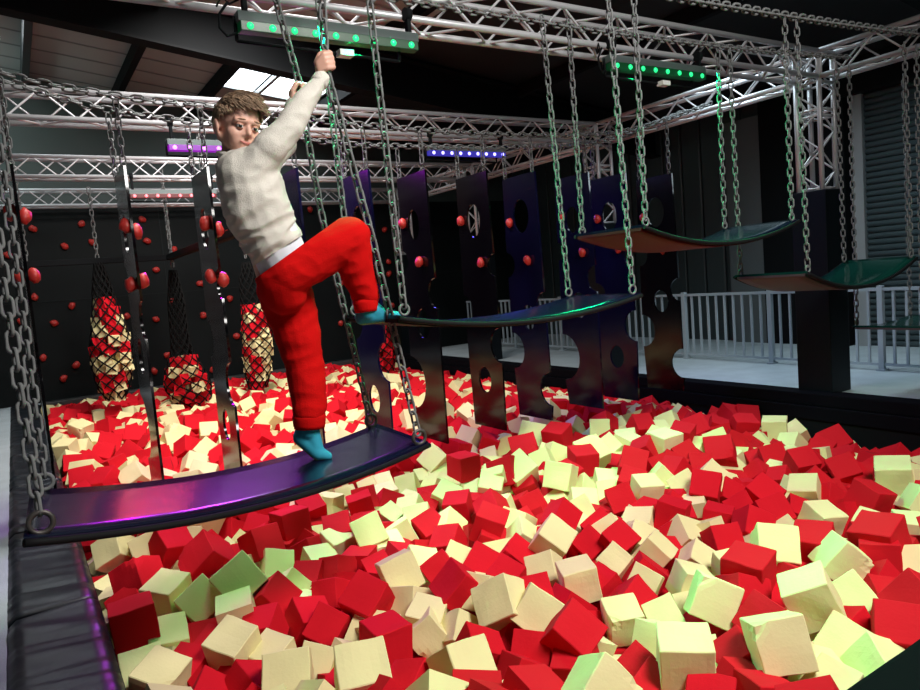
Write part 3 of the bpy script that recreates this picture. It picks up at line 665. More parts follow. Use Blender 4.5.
# ================================================================= foam cubes in the pit
DATA = """c1.59,1.81,-1.5,0.2,64,-39,-3,65;c2.02,1.8,-1.52,0.2,2,-91,-40,-4;c2.38,1.65,-1.52,0.2,51,-78,22,-24;c0.99,2.51,-1.52,0.2,13,-77,-58,-18;r1.99,1.67,-1.63,0.17,78,-41,27,-38;r2.17,1.57,-1.64,0.17,7,-80,-56,12;c1.36,2.36,-1.56,0.19,43,-89,0,6;c0.78,2.78,-1.56,0.19,18,-10,-45,86;c2.82,1.78,-1.52,0.2,21,43,87,-4;r3.14,1.49,-1.55,0.19,14,54,65,-50;r2.92,1.47,-1.59,0.18,29,-81,46,-15;c2.45,1.47,-1.66,0.16,0,21,7,-96;r1.87,2.29,-1.57,0.19,21,9,37,-89;c0.35,3.19,-1.6,0.18,11,-37,-90,-17;r2.61,1.85,-1.6,0.18,11,-39,-1,90;c2.55,2.09,-1.55,0.19,57,-68,44,-9;c1.79,2.68,-1.54,0.2,28,-38,-28,82;r1.2,2.53,-1.66,0.17,21,-46,-64,56;r2.87,2.13,-1.53,0.2,42,-43,-61,50;r0.8,4.29,-1.53,0.23,17,-89,-9,39;c1.89,2.55,-1.56,0.19,14,38,40,-81;c2.77,1.61,-1.65,0.17,12,63,65,38;r3.68,1.93,-1.53,0.21,37,-55,-57,45;c0.67,3.22,-1.58,0.18,1,46,85,20;r0.32,3.72,-1.53,0.2,99,-1,-3,-3;r1.84,2.23,-1.66,0.17,1,-92,-31,-21;r1.54,2.53,-1.63,0.17,20,51,57,-60;c0.85,3.75,-1.49,0.21,18,-49,-69,-49;r1.26,2.87,-1.61,0.18,3,-68,-72,0;r0.5,3.02,-1.66,0.16,12,52,56,-62;r1.75,2.41,-1.66,0.17,38,-17,-39,81;r2.75,2.08,-1.6,0.18,1,-75,-57,30;r1.96,2.66,-1.58,0.19,7,-27,-83,47;c3.2,2.21,-1.53,0.2,37,-11,-39,83;r1.74,2.99,-1.55,0.19,21,35,68,-60;c3.13,1.78,-1.63,0.18,73,-4,-45,49;c3.36,1.95,-1.56,0.19,82,-37,-17,39;r1.6,2.3,-1.66,0.16,62,-72,24,14;c0.82,3.16,-1.66,0.17,3,50,84,16;r1.34,3.23,-1.57,0.19,50,-4,-34,79;r0.42,4.23,-1.51,0.2,14,-38,-41,80;c1.82,2.94,-1.58,0.18,19,48,14,-83;c0.66,3.82,-1.57,0.19,19,-46,-72,-46;r3.45,2.15,-1.56,0.19,31,-48,-65,48;r3.6,1.89,-1.59,0.18,86,-5,1,-48;c1.53,2.97,-1.64,0.17,31,-25,-75,51;c0.53,4.02,-1.56,0.19,0,41,89,13;r0.98,3.62,-1.59,0.18,82,32,32,-31;r1.13,3.25,-1.65,0.17,44,0,-44,77;c1.61,3.4,-1.56,0.19,57,-80,-1,-15;c2.31,2.74,-1.6,0.18,5,84,52,5;c2.26,2.38,-1.66,0.16,5,-83,-51,-15;r2.92,1.67,-1.66,0.15,42,-63,53,36;r3.15,2.05,-1.65,0.17,71,-66,18,8;c1.49,2.89,-1.66,0.16,4,36,54,-74;c2.71,1.43,-1.66,0.18,13,60,56,-54;c2.79,2.42,-1.66,0.17,17,-84,-50,6;r0.37,4.14,-1.62,0.18,21,22,83,-46;c1.95,2.84,-1.66,0.16,36,-89,10,20;r0.67,4.71,-1.53,0.2,25,-94,-14,13;c0.97,2.99,-1.66,0.15,33,-1,-48,80;c0.4,7.35,-1.53,0.23,6,-27,-89,32;c2.52,3.2,-1.57,0.19,8,-69,-43,55;c4.97,2.5,-1.59,0.22,1,95,24,11;r1.14,4.35,-1.54,0.19,10,-10,49,-85;c3.97,5.23,-1.53,0.23,85,-24,23,-38;c2.41,2.26,-1.66,0.15,19,-25,-28,90;r3.31,1.73,-1.66,0.15,24,-91,31,5;c1.61,2.8,-1.66,0.15,41,17,51,-73;c2.34,3.05,-1.66,0.17,31,-32,-32,82;r3.31,2.62,-1.63,0.17,47,-85,17,-11;r4.45,2.39,-1.6,0.19,48,-43,65,-38;r3.57,2.61,-1.61,0.18,47,-79,36,9;c3.92,4.37,-1.53,0.23,7,23,88,-38;r1.9,3.44,-1.66,0.17,18,24,85,-41;c0.56,4.84,-1.56,0.19,26,-56,-64,-44;c0.38,4.98,-1.56,0.19,14,30,85,-38;c3.95,2.41,-1.62,0.18,14,-79,-58,-9;c2.96,2.82,-1.66,0.17,79,17,30,-49;c1.76,4.1,-1.56,0.19,20,-63,-57,-47;r2.41,3.69,-1.57,0.19,89,16,14,-37;c2.22,2.11,-1.66,0.18,44,31,60,-58;r3.85,2.67,-1.6,0.18,15,-24,-43,84;r2.88,3.03,-1.63,0.17,6,16,34,-92;r1.41,4.59,-1.54,0.2,5,64,75,-2;r3.6,4.85,-1.53,0.23,5,-30,-82,46;r3.38,3.05,-1.59,0.18,44,-29,-62,57;c0.3,3.42,-1.66,0.18,86,-50,0,-4;r3.11,4.45,-1.53,0.22,54,-80,-8,22;r4.01,2.85,-1.58,0.19,71,-25,52,-38;r1.29,3.6,-1.66,0.16,1,-43,-84,28;c3.18,4.39,-1.53,0.22,71,-20,48,-45;r2,2.02,-1.66,0.15,66,-8,-32,65;r6.11,3.06,-1.84,0.23,21,-69,-47,49;c4.13,2.22,-1.67,0.17,10,-95,-5,-25;c5.02,2.42,-1.64,0.19,58,-80,9,6;c2.63,2.59,-1.66,0.15,53,-11,-50,66;c2.04,3.51,-1.66,0.17,87,-28,32,-22;r2.13,3.13,-1.66,0.16,13,21,20,-94;r2.39,1.84,-1.66,0.15,83,-23,-30,37;c0.81,4.86,-1.59,0.18,20,-8,-44,86;r1.65,4.35,-1.59,0.18,4,-20,-85,46;r2.14,3.76,-1.64,0.17,42,-20,-21,85;c4.31,2.09,-1.68,0.16,10,-89,-41,-7;r1.45,3.9,-1.66,0.16,1,52,80,-27;r1.08,3.4,-1.66,0.18,83,-52,11,11;r3.92,3.22,-1.58,0.19,17,47,76,39;r0.82,4.56,-1.66,0.17,22,-56,-66,-42;r3.62,2.9,-1.65,0.17,86,4,8,-49;r4.69,3.69,-1.57,0.22,10,-44,-80,37;c4.05,3.29,-1.57,0.19,17,-72,-38,54;c1.6,4.26,-1.64,0.17,9,-63,-74,-13;c3.04,2.59,-1.66,0.15,8,-68,-48,53;c4.41,2.8,-1.63,0.18,81,16,-17,-52;r2.79,3.18,-1.66,0.16,2,-59,-61,-50;c1.15,3.87,-1.66,0.15,45,-78,34,25;r3.87,2.89,-1.65,0.17,7,46,77,-41;r2.64,3.99,-1.6,0.18,11,45,72,-50;c0.37,5.14,-1.64,0.17,96,23,-3,-2;c3.32,4.06,-1.53,0.2,66,-66,-5,32;c3.07,3.57,-1.63,0.18,8,-67,-51,-52;c4.4,4.01,-1.49,0.21,2,-73,-66,-6;r4.58,2.85,-1.64,0.18,22,-74,-35,51;c1.02,4.31,-1.66,0.16,24,-53,-50,62;r3.92,3.91,-1.54,0.2,85,-29,27,-32;c2.7,2.87,-1.66,0.15,4,63,65,41;r5.05,2.89,-1.64,0.19,1,41,80,-41;r2.62,3.34,-1.66,0.16,40,-16,-26,85;c3.65,3.52,-1.6,0.18,10,-82,-54,-9;r6.32,3.7,-1.81,0.23,23,-27,-25,89;r3.42,3.54,-1.62,0.18,11,-72,-46,-48;c1.08,6.15,-1.53,0.21,1,-20,-94,25;r1.64,3.73,-1.66,0.15,6,14,83,-52;c1.23,6.35,-1.53,0.22,90,-28,23,-20;r2.52,4.25,-1.62,0.18,9,35,91,10;c3.03,4.47,-1.55,0.19,13,-44,-69,54;r3.7,3.72,-1.6,0.18,29,-83,46,1;r2.38,3.66,-1.66,0.16,18,-32,-90,-21;r1.04,8.95,-1.53,0.23,12,-7,-89,41;c2.03,4.19,-1.66,0.16,59,-75,-2,-26;r2.96,4.85,-1.52,0.2,2,-67,-73,-1;c3.95,3.43,-1.63,0.18,11,38,83,-36;r2.45,2.71,-1.66,0.15,40,-60,-60,31;r3.75,4.29,-1.54,0.2,6,-81,-55,-8;r1.43,4.32,-1.66,0.16,66,2,-64,37;c4.03,7.01,-1.53,0.23,48,-78,2,37;r5.11,2.82,-1.7,0.18,8,-95,-16,-22;r3.46,4.16,-1.58,0.18,8,-63,-74,-18;r2.02,4.81,-1.62,0.18,68,-69,5,-19;r4.27,4.1,-1.54,0.2,17,-57,-58,54;c2.91,4.4,-1.6,0.18,25,-24,-81,45;c2.58,4.52,-1.62,0.18,27,16,30,-89;r0.53,6.92,-1.53,0.21,43,-74,12,48;c2.91,5.22,-1.53,0.2,1,-38,-28,87;c1.84,5.02,-1.62,0.18,7,-43,-89,4;r1.07,4.52,-1.66,0.15,9,-31,-82,45;c1.42,8.62,-1.53,0.23,2,-60,-71,34;r2.1,4.91,-1.62,0.18,93,-29,-1,-17;c3.07,2.36,-1.66,0.18,79,-56,9,-16;r4.02,4.92,-1.49,0.21,67,-49,35,-42;r3.01,4,-1.66,0.17,12,-65,-52,-52;c2.78,4.09,-1.66,0.16,36,-72,30,49;c1.17,4.21,-1.66,0.18,41,-89,10,11;r5.87,4.34,-1.66,0.22,93,13,1,-31;r1.9,1.86,-1.66,0.18,6,-72,-28,62;r4.43,3.69,-1.63,0.18,13,-29,-88,31;r3.19,4.34,-1.62,0.18,26,25,89,24;c6.04,4.12,-1.68,0.22,86,3,-2,-48;r0.37,7.17,-1.53,0.2,9,-9,-41,89;c3.04,4.54,-1.62,0.18,16,40,74,49;c0.46,3.69,-1.66,0.18,22,-96,5,2;r0.93,4.9,-1.66,0.15,26,-85,16,41;c0.76,6.85,-1.53,0.2,18,24,84,-43;c1.84,3.59,-1.66,0.18,23,-95,10,14;r5.36,4.47,-1.6,0.21,26,-30,-29,86;r6.48,4.76,-1.73,0.23,31,-10,-45,82;r6.4,4.88,-1.73,0.23,84,-49,17,-1;r1.3,5.05,-1.66,0.16,24,-16,-88,36;r1.92,7.46,-1.53,0.23,5,-57,-66,47;c2.53,5.03,-1.63,0.17,23,-24,-45,82;r4.95,4.3,-1.56,0.19,1,54,82,15;c3.22,3.18,-1.66,0.18,47,-11,-11,86;c5.07,4.02,-1.61,0.19,4,41,85,-31;c2.32,5.01,-1.66,0.17,2,-75,-64,-11;c5.8,3.8,-1.75,0.19,23,-65,-62,35;r0.74,8.76,-1.53,0.23,93,-28,16,-1;r0.67,2.96,-1.66,0.18,75,-58,11,26;c2.61,6.66,-1.53,0.21,2,51,74,-41;c0.54,10.23,-1.53,0.23,94,-23,21,-7;c2.86,4.52,-1.66,0.16,41,-37,-16,80;r2.4,2.46,-1.66,0.18,21,-66,-43,57;c4.29,4.55,-1.59,0.18,6,-31,-29,89;c3.58,6.89,-1.53,0.23,7,-3,-95,26;r2.11,3.35,-1.66,0.18,34,-81,45,6;r5.99,3.64,-1.81,0.19,6,63,70,31;r0.88,8.02,-1.53,0.21,21,31,43,-81;c0.53,7.15,-1.57,0.19,2,4,94,-31;c2.09,5.24,-1.66,0.16,6,17,93,-29;r4.93,4.78,-1.54,0.19,37,-91,15,-3;c1.32,8.16,-1.53,0.22,96,-24,3,8;r4.54,2.72,-1.69,0.15,56,-41,-15,69;c2.3,4.04,-1.66,0.18,4,-53,-63,56;c3.5,4.04,-1.66,0.15,40,-81,23,33;c1.29,7.04,-1.56,0.19,91,-30,24,6;c4.74,5.94,-1.53,0.21,41,-83,13,34;r1.13,5.07,-1.66,0.15,6,44,81,-37;c5.34,4.8,-1.59,0.19,8,48,81,-30;r4.08,3.17,-1.67,0.18,41,-81,36,15;r5.08,9.92,-1.54,0.23,2,52,74,-39;c1.48,7.44,-1.53,0.2,44,-78,32,29;c3.57,3.83,-1.66,0.15,4,-34,-88,30;r1.38,7.75,-1.53,0.2,9,47,79,-35;c3.71,1.79,-1.66,0.18,21,-83,46,-19;c1.56,3.2,-1.66,0.18,39,-74,41,-34;r4.84,5.17,-1.56,0.19,2,-59,-69,40;c4.68,5.08,-1.58,0.19,89,-24,11,-34;c2.99,3.21,-1.66,0.18,17,35,85,-33;c4.97,3.81,-1.71,0.16,10,72,66,14;r4.77,3.23,-1.71,0.15,22,-58,-64,43;r0.63,8.28,-1.53,0.2,88,-38,22,-7;r2.07,7.48,-1.53,0.2,19,38,76,-48;r2.45,4.56,-1.66,0.15,1,40,82,39;r5.12,3.66,-1.72,0.16,28,-25,-23,89;r3.33,4.56,-1.66,0.15,72,19,-49,42;r4.21,5.97,-1.54,0.2,1,9,56,-81;c2.51,8.53,-1.53,0.23,27,31,78,-45;c2.54,3.52,-1.66,0.18,80,-46,34,8;r2.33,3.32,-1.66,0.18,6,-64,-44,62;r4.77,3.41,-1.7,0.15,3,58,63,-50;c2.11,4.53,-1.66,0.15,16,-51,-80,-24;c2.46,5.33,-1.66,0.15,0,16,87,-44;c2.13,6.88,-1.6,0.18,93,-29,12,-15;c6.61,3.67,-1.95,0.17,76,-8,51,-36;r1.83,6.94,-1.62,0.18,15,13,34,-91;r4.1,4.32,-1.66,0.15,9,54,80,17;c0.33,8.96,-1.53,0.2,28,-4,-11,94;c4.17,7.62,-1.53,0.22,33,-42,-24,80;r1.72,9.09,-1.53,0.22,6,-1,-93,35;r3.51,7.04,-1.54,0.2,29,-31,-32,83;c1.75,8.41,-1.53,0.2,6,-6,-90,40;r5.64,3.81,-1.77,0.16,79,-53,27,5;r3.87,6.34,-1.59,0.18,14,41,74,-49;r2.3,7.37,-1.58,0.18,23,17,85,-42;c2.31,5.3,-1.66,0.15,8,22,89,-36;c2.28,4.52,-1.66,0.18,39,-21,-17,87;c1.5,9.6,-1.53,0.22,8,-18,96,-17;c4.8,5.58,-1.64,0.17,10,-64,-59,46;r2.99,3.29,-1.66,0.18,3,-28,-27,91;c2.67,3.76,-1.66,0.18,67,-64,6,33;r0.88,10.06,-1.53,0.21,4,41,87,-23;c0.56,10.02,-1.5,0.21,10,-44,-87,-14;r1.97,9.03,-1.53,0.2,17,-23,-23,92;c3.02,3.02,-1.66,0.18,36,-83,35,20;r2.14,8.63,-1.53,0.2,56,-80,12,11;c0.49,9.11,-1.58,0.18,8,-21,-87,41;c1.38,8,-1.63,0.17,41,-80,39,14;r2.58,10.82,-1.53,0.23,43,-73,1,51;c5.47,4.88,-1.68,0.16,2,35,20,-91;c2.76,5.19,-1.66,0.15,16,-72,-64,-16;c3.51,5.66,-1.66,0.15,14,14,37,-90;c0.79,7.04,-1.66,0.15,87,-37,26,14;r2.94,9.27,-1.53,0.21,30,-20,-34,86;r2.04,7.25,-1.66,0.16,17,-47,-67,53;c5.56,3.65,-1.77,0.15,11,-71,-67,-16;c3.56,5.35,-1.66,0.15,27,-18,-20,91;r3.39,7.09,-1.65,0.17,17,-63,-52,53;c3.72,7.99,-1.56,0.19,49,-85,9,10;r3.08,7.94,-1.59,0.18,17,48,72,-46;r5.07,5.92,-1.66,0.17,81,-33,37,-27;r3.37,8.53,-1.54,0.19,6,39,81,-41;c2.59,8.11,-1.62,0.18,93,-26,3,-21;c2.88,5.11,-1.66,0.18,26,-12,-24,92;r2.21,4.12,-1.66,0.18,2,16,25,-94;r0.74,12,-1.53,0.22,8,20,87,-43;r1.75,8.6,-1.63,0.17,28,-19,66,-65;r1.39,6.84,-1.66,0.18,1,-45,-82,34;c5.17,8.47,-1.56,0.21,17,-55,-32,74;r6.37,3.35,-1.94,0.18,4,61,65,-43;r1.06,11.14,-1.53,0.21,8,-6,-32,93;c2.23,4.31,-1.66,0.18,4,-29,-85,40;r1.51,7.43,-1.66,0.15,16,-58,-51,59;r4.58,7.55,-1.6,0.18,19,-68,-43,55;r3.94,6.08,-1.66,0.15,6,-56,-74,-34;r0.55,11.56,-1.53,0.2,92,-35,14,-3;r4.89,5.95,-1.66,0.15,84,-34,20,-35;r3.26,7.93,-1.66,0.17,14,51,78,-30;c2.3,9.38,-1.59,0.18,89,-22,32,-20;r4.27,8.73,-1.56,0.19,34,9,60,-71;r0.41,12.01,-1.53,0.2,0,3,91,-38;c4.51,9.12,-1.53,0.2,7,35,87,-29;c4.9,9.94,-1.53,0.21,28,-61,-13,71;c5.01,4.21,-1.69,0.18,52,-69,27,40;c1.32,8.56,-1.66,0.15,1,-7,-48,86;c5.12,5.25,-1.66,0.18,12,40,82,-37;c3.53,8.38,-1.66,0.17,2,-17,-91,36;r3.8,8.87,-1.61,0.18,19,-42,-23,84;c4.94,10.92,-1.53,0.22,40,-31,-49,69;c0.89,11.22,-1.57,0.19,1,0,-93,33;c2.64,9.07,-1.66,0.17,12,-59,-63,48;r1.28,7.29,-1.66,0.18,14,29,38,-85;c2.73,10.26,-1.58,0.19,13,17,90,-36;r4.98,9.37,-1.56,0.19,86,-20,39,-23;c6.73,5.41,-1.86,0.15,7,-29,-52,78;r3.8,6.32,-1.66,0.15,4,-63,-73,-21;c0.46,11.72,-1.61,0.18,25,28,83,-40;c1.3,11.47,-1.6,0.18,13,-15,-39,89;r0.71,8.46,-1.66,0.18,24,-3,55,-79;c1.48,11.63,-1.61,0.18,14,-12,-52,82;c4.43,9.49,-1.64,0.17,36,20,53,-73;r2.03,10.88,-1.65,0.17,4,-29,-85,41;c1.79,7.45,-1.66,0.18,38,-84,-5,36;r3.99,10.1,-1.64,0.17,24,15,42,-85;r6.39,10.37,-1.73,0.2,33,20,34,-85;r2.77,10.19,-1.66,0.16,14,16,36,-90;c4.1,8.49,-1.66,0.15,44,-83,17,27;r1.95,12.05,-1.62,0.18,11,-32,-46,81;r3.2,11.05,-1.63,0.17,36,32,33,-80;r3.13,11.52,-1.61,0.18,41,22,37,-79;c5.07,9.81,-1.65,0.17,52,-80,15,23;r2.52,9.38,-1.66,0.15,32,-88,19,26;c6.74,4.38,-1.9,0.18,8,-47,-78,37;r6.47,11.04,-1.75,0.19,17,2,67,-71;c3.58,11.54,-1.64,0.17,16,18,42,-87;r3.45,6.86,-1.66,0.18,24,1,59,-76;c6.46,12.86,-1.73,0.21,23,-51,-17,80;r1.81,12,-1.66,0.16,17,-24,-53,78;c2.07,8.4,-1.66,0.18,8,55,65,-50;r4.8,9.05,-1.66,0.15,19,-53,-28,76;c2.61,12.09,-1.66,0.16,4,6,-57,81;r4.51,11.47,-1.66,0.16,12,62,64,-43;r1.16,7.58,-1.66,0.18,10,-7,-33,93;c4.4,10.52,-1.66,0.18,2,51,26,-81;c2.19,10.73,-1.66,0.18,7,-7,-93,31;c4.6,7.42,-1.66,0.18,6,37,51,-76"""
def smst(t_): t_ = min(1, max(0, t_)); return t_*t_*(3-2*t_)
def level(x, y): return -1.58-.2*smst((x-5.0)/1.5)-.12*smst((x-3.5)/2.5)*smst((5-y)/2)
lst = []
for s_ in DATA.split(';'):
    c = s_[0]; v = [float(a) for a in s_[1:].split(',')]
    p = V(v[:3]); L = v[3]; q = Quaternion(v[4:8]).normalized()
    p.x = max(p.x, PX0+L*.62); p.y = max(p.y, PY0+L*.6); p.x = min(p.x, PX1-L*.6)
    dep = -(RM.transposed() @ p).z; px, py = proj(p)
    lst.append([c, p, L, q, L*F/dep, px, py])
lst.sort(key=lambda a: -a[4])
lst2 = lst[300:]; lst = lst[:300]
def region(px, py):
    if py > 600:
        if px < 235: return 'bottom left of the pit beside the edge pad'
        if px < 480: return 'photo bottom, left of the middle'
        if px < 700: return 'photo bottom, right of the middle'
        return 'bottom right by the near corner pad'
    if py > 520:
        if px < 300: return 'just below the lowest plank, left side'
        if px < 480: return 'below the lowest plank, right side'
        if px < 680: return 'middle of the near pit'
        return 'near right of the pit'
    if py > 440:
        if px < 300: return 'left, just behind the lowest plank'
        if px < 480: return 'by the right end of the lowest plank'
        if px < 680: return 'below the hanging board ends'
        return 'right, below the padded box column'
    if px < 300: return 'far left, towards the net bags'
    if px < 480: return 'far pit, between the hanging boards'
    if px < 680: return 'along the dark wall, middle'
    return 'along the dark wall, right end'
reg = {}
for a in lst: reg.setdefault((a[0], region(a[5], a[6])), []).append(a)
for (c, rg), L in reg.items():
    cn = 'red' if c == 'r' else 'cream'
    L.sort(key=lambda a: a[5])
    for k_, a in enumerate(L):
        _, p, sz, q, s2, px, py = a
        m3 = q.to_matrix(); tilt = max(abs(m3[2][i]) for i in range(3))
        pose = 'lying flat' if tilt > .93 else ('tipped' if tilt > .78 else 'standing on a corner' if tilt < .68 else 'tilted')
        n_ = len(L)
        if k_ < (n_+1)//2: pl = '%s %s foam cube from the left' % (ordn[k_] if k_ < 20 else 'twenty-first', cn)
        else: pl = '%s %s foam cube from the right' % (ordn[n_-1-k_], cn)
        add_cube(c, p, sz, q, '%s, %s' % (pl, rg), '%s foam cubes filling the pit' % cn)
# everything past the three hundred largest: one heap
g = random.Random(11)
npix = [(a[5], a[6], a[4]) for a in lst+lst2]
pts3 = [a[1] for a in lst+lst2]
hp = Heap(); heap_cube = hp.add
for a in lst2: heap_cube(a[1], a[2], a[3], 0 if a[0] == 'r' else 1)
from mathutils.kdtree import KDTree
kd = KDTree(len(pts3))
for i, p in enumerate(pts3): kd.insert(p, i)
kd.balance()
st = .165
for lay, dz in enumerate((0, -.13, -.27)):
    y = PY0+.10
    while y < PY1-.08:
        x = PX0+.11
        while x < PX1-.08:
            p = V((x+g.uniform(-.045, .045), y+g.uniform(-.045, .045), 0)); p.z = level(p.x, p.y)+dz+g.uniform(-.035, .035)
            p.x = min(max(p.x, PX0+.115), PX1-.11)
            ok = True
            if lay < 2:
                for (_, i, d) in kd.find_range(p, .60 if lay == 0 else .16):
                    if lay == 1: ok = False; break
                    # leave out a top cube only where it would stand in for or hide a placed one
                    px, py = proj(p); qx, qy, qs = npix[i]
                    if math.hypot(px-qx, py-qy) < qs*.72 or d < .17: ok = False; break
            if ok: heap_cube(p, g.uniform(.165, .19), rq(g), 0 if g.random() < .62 else 1)
            x += st
        y += st
tag(hp.link('foam_cubes'), 'heap of red and cream foam cubes filling the pit beneath and behind the larger ones', 'foam cubes', None, 'stuff')

# ================================================================= the boy
def J(px, py, y): return aty(px, py, y)
def pr(n_, p): return n_*(-(RM.transposed() @ p).z)/F
def capsule(bm, a, ra, b, rb, n=16):
    L = (b-a).length
    if L < 1e-5: ball(bm, a, max(ra, rb), 2); return
    u, v, d = frame_of(b-a); rings = []
    k = max(-.95, min(.95, (ra-rb)/L)); th0 = math.acos(k)      # tangent cone angle
    prof = [(a, ra, PI-(PI-th0)*i/6) for i in range(1, 7)]+[(b, rb, th0-th0*i/6) for i in range(0, 6)]
    for c, r, t in prof:
        rings.append([bm.verts.new(c+d*(r*math.cos(t))+(u*math.cos(2*PI*q/n)+v*math.sin(2*PI*q/n))*(r*math.sin(t))) for q in range(n)])
    p0 = bm.verts.new(a-d*ra); p1 = bm.verts.new(b+d*rb)
    for q in range(n):
        w = (q+1) % n
        bm.faces.new((p0, rings[0][w], rings[0][q])); bm.faces.new((p1, rings[-1][q], rings[-1][w]))
        for A_, B_ in zip(rings, rings[1:]): bm.faces.new((A_[q], A_[w], B_[w], B_[q]))
def solid(name, prims, voxel, m, parent, disp=None, cuts=(), smooth_it=6, mfun=None):
    bm = NB()
    for pm in prims:
        if pm[0] == 'c':
            _, a, ra, b, rb = pm
            capsule(bm, V(a), ra, V(b), rb)
        else:
            _, c, M3, rad = pm
            bmesh.ops.create_icosphere(bm, subdivisions=3, radius=1, matrix=Matrix.Translation(V(c)) @ M3.to_4x4() @ Matrix.Diagonal((*rad, 1)))
    me = bpy.data.meshes.new('t'); bm.to_mesh(me); bm.free()
    o = bpy.data.objects.new('t', me); COL.objects.link(o)
    md = o.modifiers.new('r', 'REMESH'); md.mode = 'VOXEL'; md.voxel_size = voxel
    ms = o.modifiers.new('s', 'SMOOTH'); ms.factor = .5; ms.iterations = smooth_it
    bpy.context.view_layer.update()
    me2 = bpy.data.meshes.new_from_object(o.evaluated_get(bpy.context.evaluated_depsgraph_get()))
    bpy.data.objects.remove(o); bpy.data.meshes.remove(me)
    bm = NB(); bm.from_mesh(me2); bpy.data.meshes.remove(me2)
    if disp:
        bm.normal_update()
        for v in bm.verts: v.co += v.normal*disp(v.co)
    for (co, no) in cuts:
        bmesh.ops.bisect_plane(bm, geom=list(bm.verts)+list(bm.edges)+list(bm.faces), plane_co=co, plane_no=no, clear_outer=True)
    bm.normal_update()
    if mfun:
        for f in bm.faces: f.material_index = mfun(f)
    for v in bm.verts: v.co -= BASE
    return link(name, bm, m, parent, True)
M_SKIN = mat('skin', (.66, .37, .28), .5, noise_amt=.05, nscale=14)
M_SKIN.node_tree.nodes['Principled BSDF'].inputs['Subsurface Weight'].default_value = .12
M_SKIN.node_tree.nodes['Principled BSDF'].inputs['Subsurface Radius'].default_value = (.02, .008, .004)
M_LIP = mat('lips', (.52, .17, .14), .45)
M_HAIR = mat('short_brown_hair', (.31, .205, .13), .6, noise_amt=.45, nscale=45)
M_SWEAT = mat('off_white_jersey', (.62, .585, .52), .9, noise_amt=.05, nscale=25, bump=.25, bscale=260)
M_SHIRT = mat('white_cotton', (.75, .76, .82), .85)
M_TROU = mat('red_jogging_cotton', (.52, .004, .004), .9, spec=.08, bump=.2, bscale=240)
M_SOCK = mat('turquoise_sock', (.02, .30, .42), .85, bump=.1, bscale=300)
M_SOLE = mat('green_grip_sole', (.16, .30, .10), .8)
pelvis = J(281, 278, 3.38)
BASE = J(313, 462, 3.36)
boy = empty('person', BASE, 'person in off-white sweatshirt, red joggers and turquoise socks, climbing between planks, gripping chains', 'person')
# head frame
HC = J(238, 126, 3.30)
cam = (-HC).normalized(); IR = RM @ V((1, 0, 0)); IU = RM @ V((0, 1, 0))
fa = math.radians(27)
hf = (cam*math.cos(fa)+(IR-cam*IR.dot(cam)).normalized()*math.sin(fa)); hu = (IU-hf*IU.dot(hf)); hu = (hu+hf*(-.02)).normalized()
hu = (hu-(hf*hu.dot(hf))).normalized(); hs = hu.cross(hf).normalized()
if hs.dot(IR) < 0: hs = -hs
H3 = Matrix((hf, hs, hu)).transposed()
def hl(f, s_, u): return HC+hf*f+hs*s_+hu*u
skin = []
def cap(L, a, ra, b, rb): L.append(('c', a, ra, b, rb))
def capp(L, a, b):   # (px, py, Y, r px)
    A_, B_ = J(*a[:3]), J(*b[:3]); L.append(('c', A_, pr(a[3], A_), B_, pr(b[3], B_)))
head = [('e', hl(-.014, 0, .034), H3, (.116, .093, .104)), ('e', hl(.012, 0, -.035), H3, (.088, .074, .088))]
cap(head, hl(.066, 0, -.112), .024, hl(.050, 0, -.085), .045)
for s_ in (-1, 1):
    cap(head, hl(-.015, s_*.060, -.058), .026, hl(.052, s_*.018, -.108), .024)
    cap(head, hl(.055, s_*.040, -.040), .038, hl(.052, s_*.030, -.065), .036)
    cap(head, hl(.086, s_*.052, .016), .014, hl(.098, s_*.012, .020), .014)
    head.append(('e', hl(-.012, s_*.098, -.022), H3 @ Matrix.Rotation(.15, 3, 'X'), (.026, .010, .036)))
    cap(head, hl(.100, s_*.010, -.042), .009, hl(.098, s_*.016, -.043), .008)
cap(head, hl(.096, 0, .004), .009, hl(.116, 0, -.036), .013)
cap(head, hl(.086, -.018, -.070), .013, hl(.086, .018, -.070), .013)
cap(head, hl(.084, -.014, -.081), .013, hl(.084, .014, -.081), .013)
nk = J(234, 160, 3.34); cap(head, hl(-.035, 0, -.06), .050, nk, .055)
skin += head
# torso, arms and legs under the clothes
chestp = J(252, 182, 3.33)
cap(skin, nk, .055, chestp, .11); cap(skin, chestp, .12, pelvis, .11)
W_R = J(322, 80, 3.19); E_R = J(288, 129, 3.14); S_R = J(252, 167, 3.17)
W_L = J(294, 106, 3.52); E_L = J(286, 142, 3.50); S_L = J(262, 164, 3.47)
for (s_, e, w_) in ((S_R, E_R, W_R), (S_L, E_L, W_L)):
    cap(skin, s_, .048, e, .038); cap(skin, e, .038, w_, .026); cap(skin, chestp, .08, s_, .05)
K_R = J(350, 239, 3.22); A_R = J(366, 306, 3.24); H_R = J(288, 270, 3.28)
K_L = J(302, 352, 3.42); A_L = J(309, 428, 3.40); H_L = J(283, 284, 3.48)
for (h, k_, a) in ((H_R, K_R, A_R), (H_L, K_L, A_L)):
    cap(skin, h, .09, k_, .055); cap(skin, k_, .055, a, .036); cap(skin, pelvis, .10, h, .09)
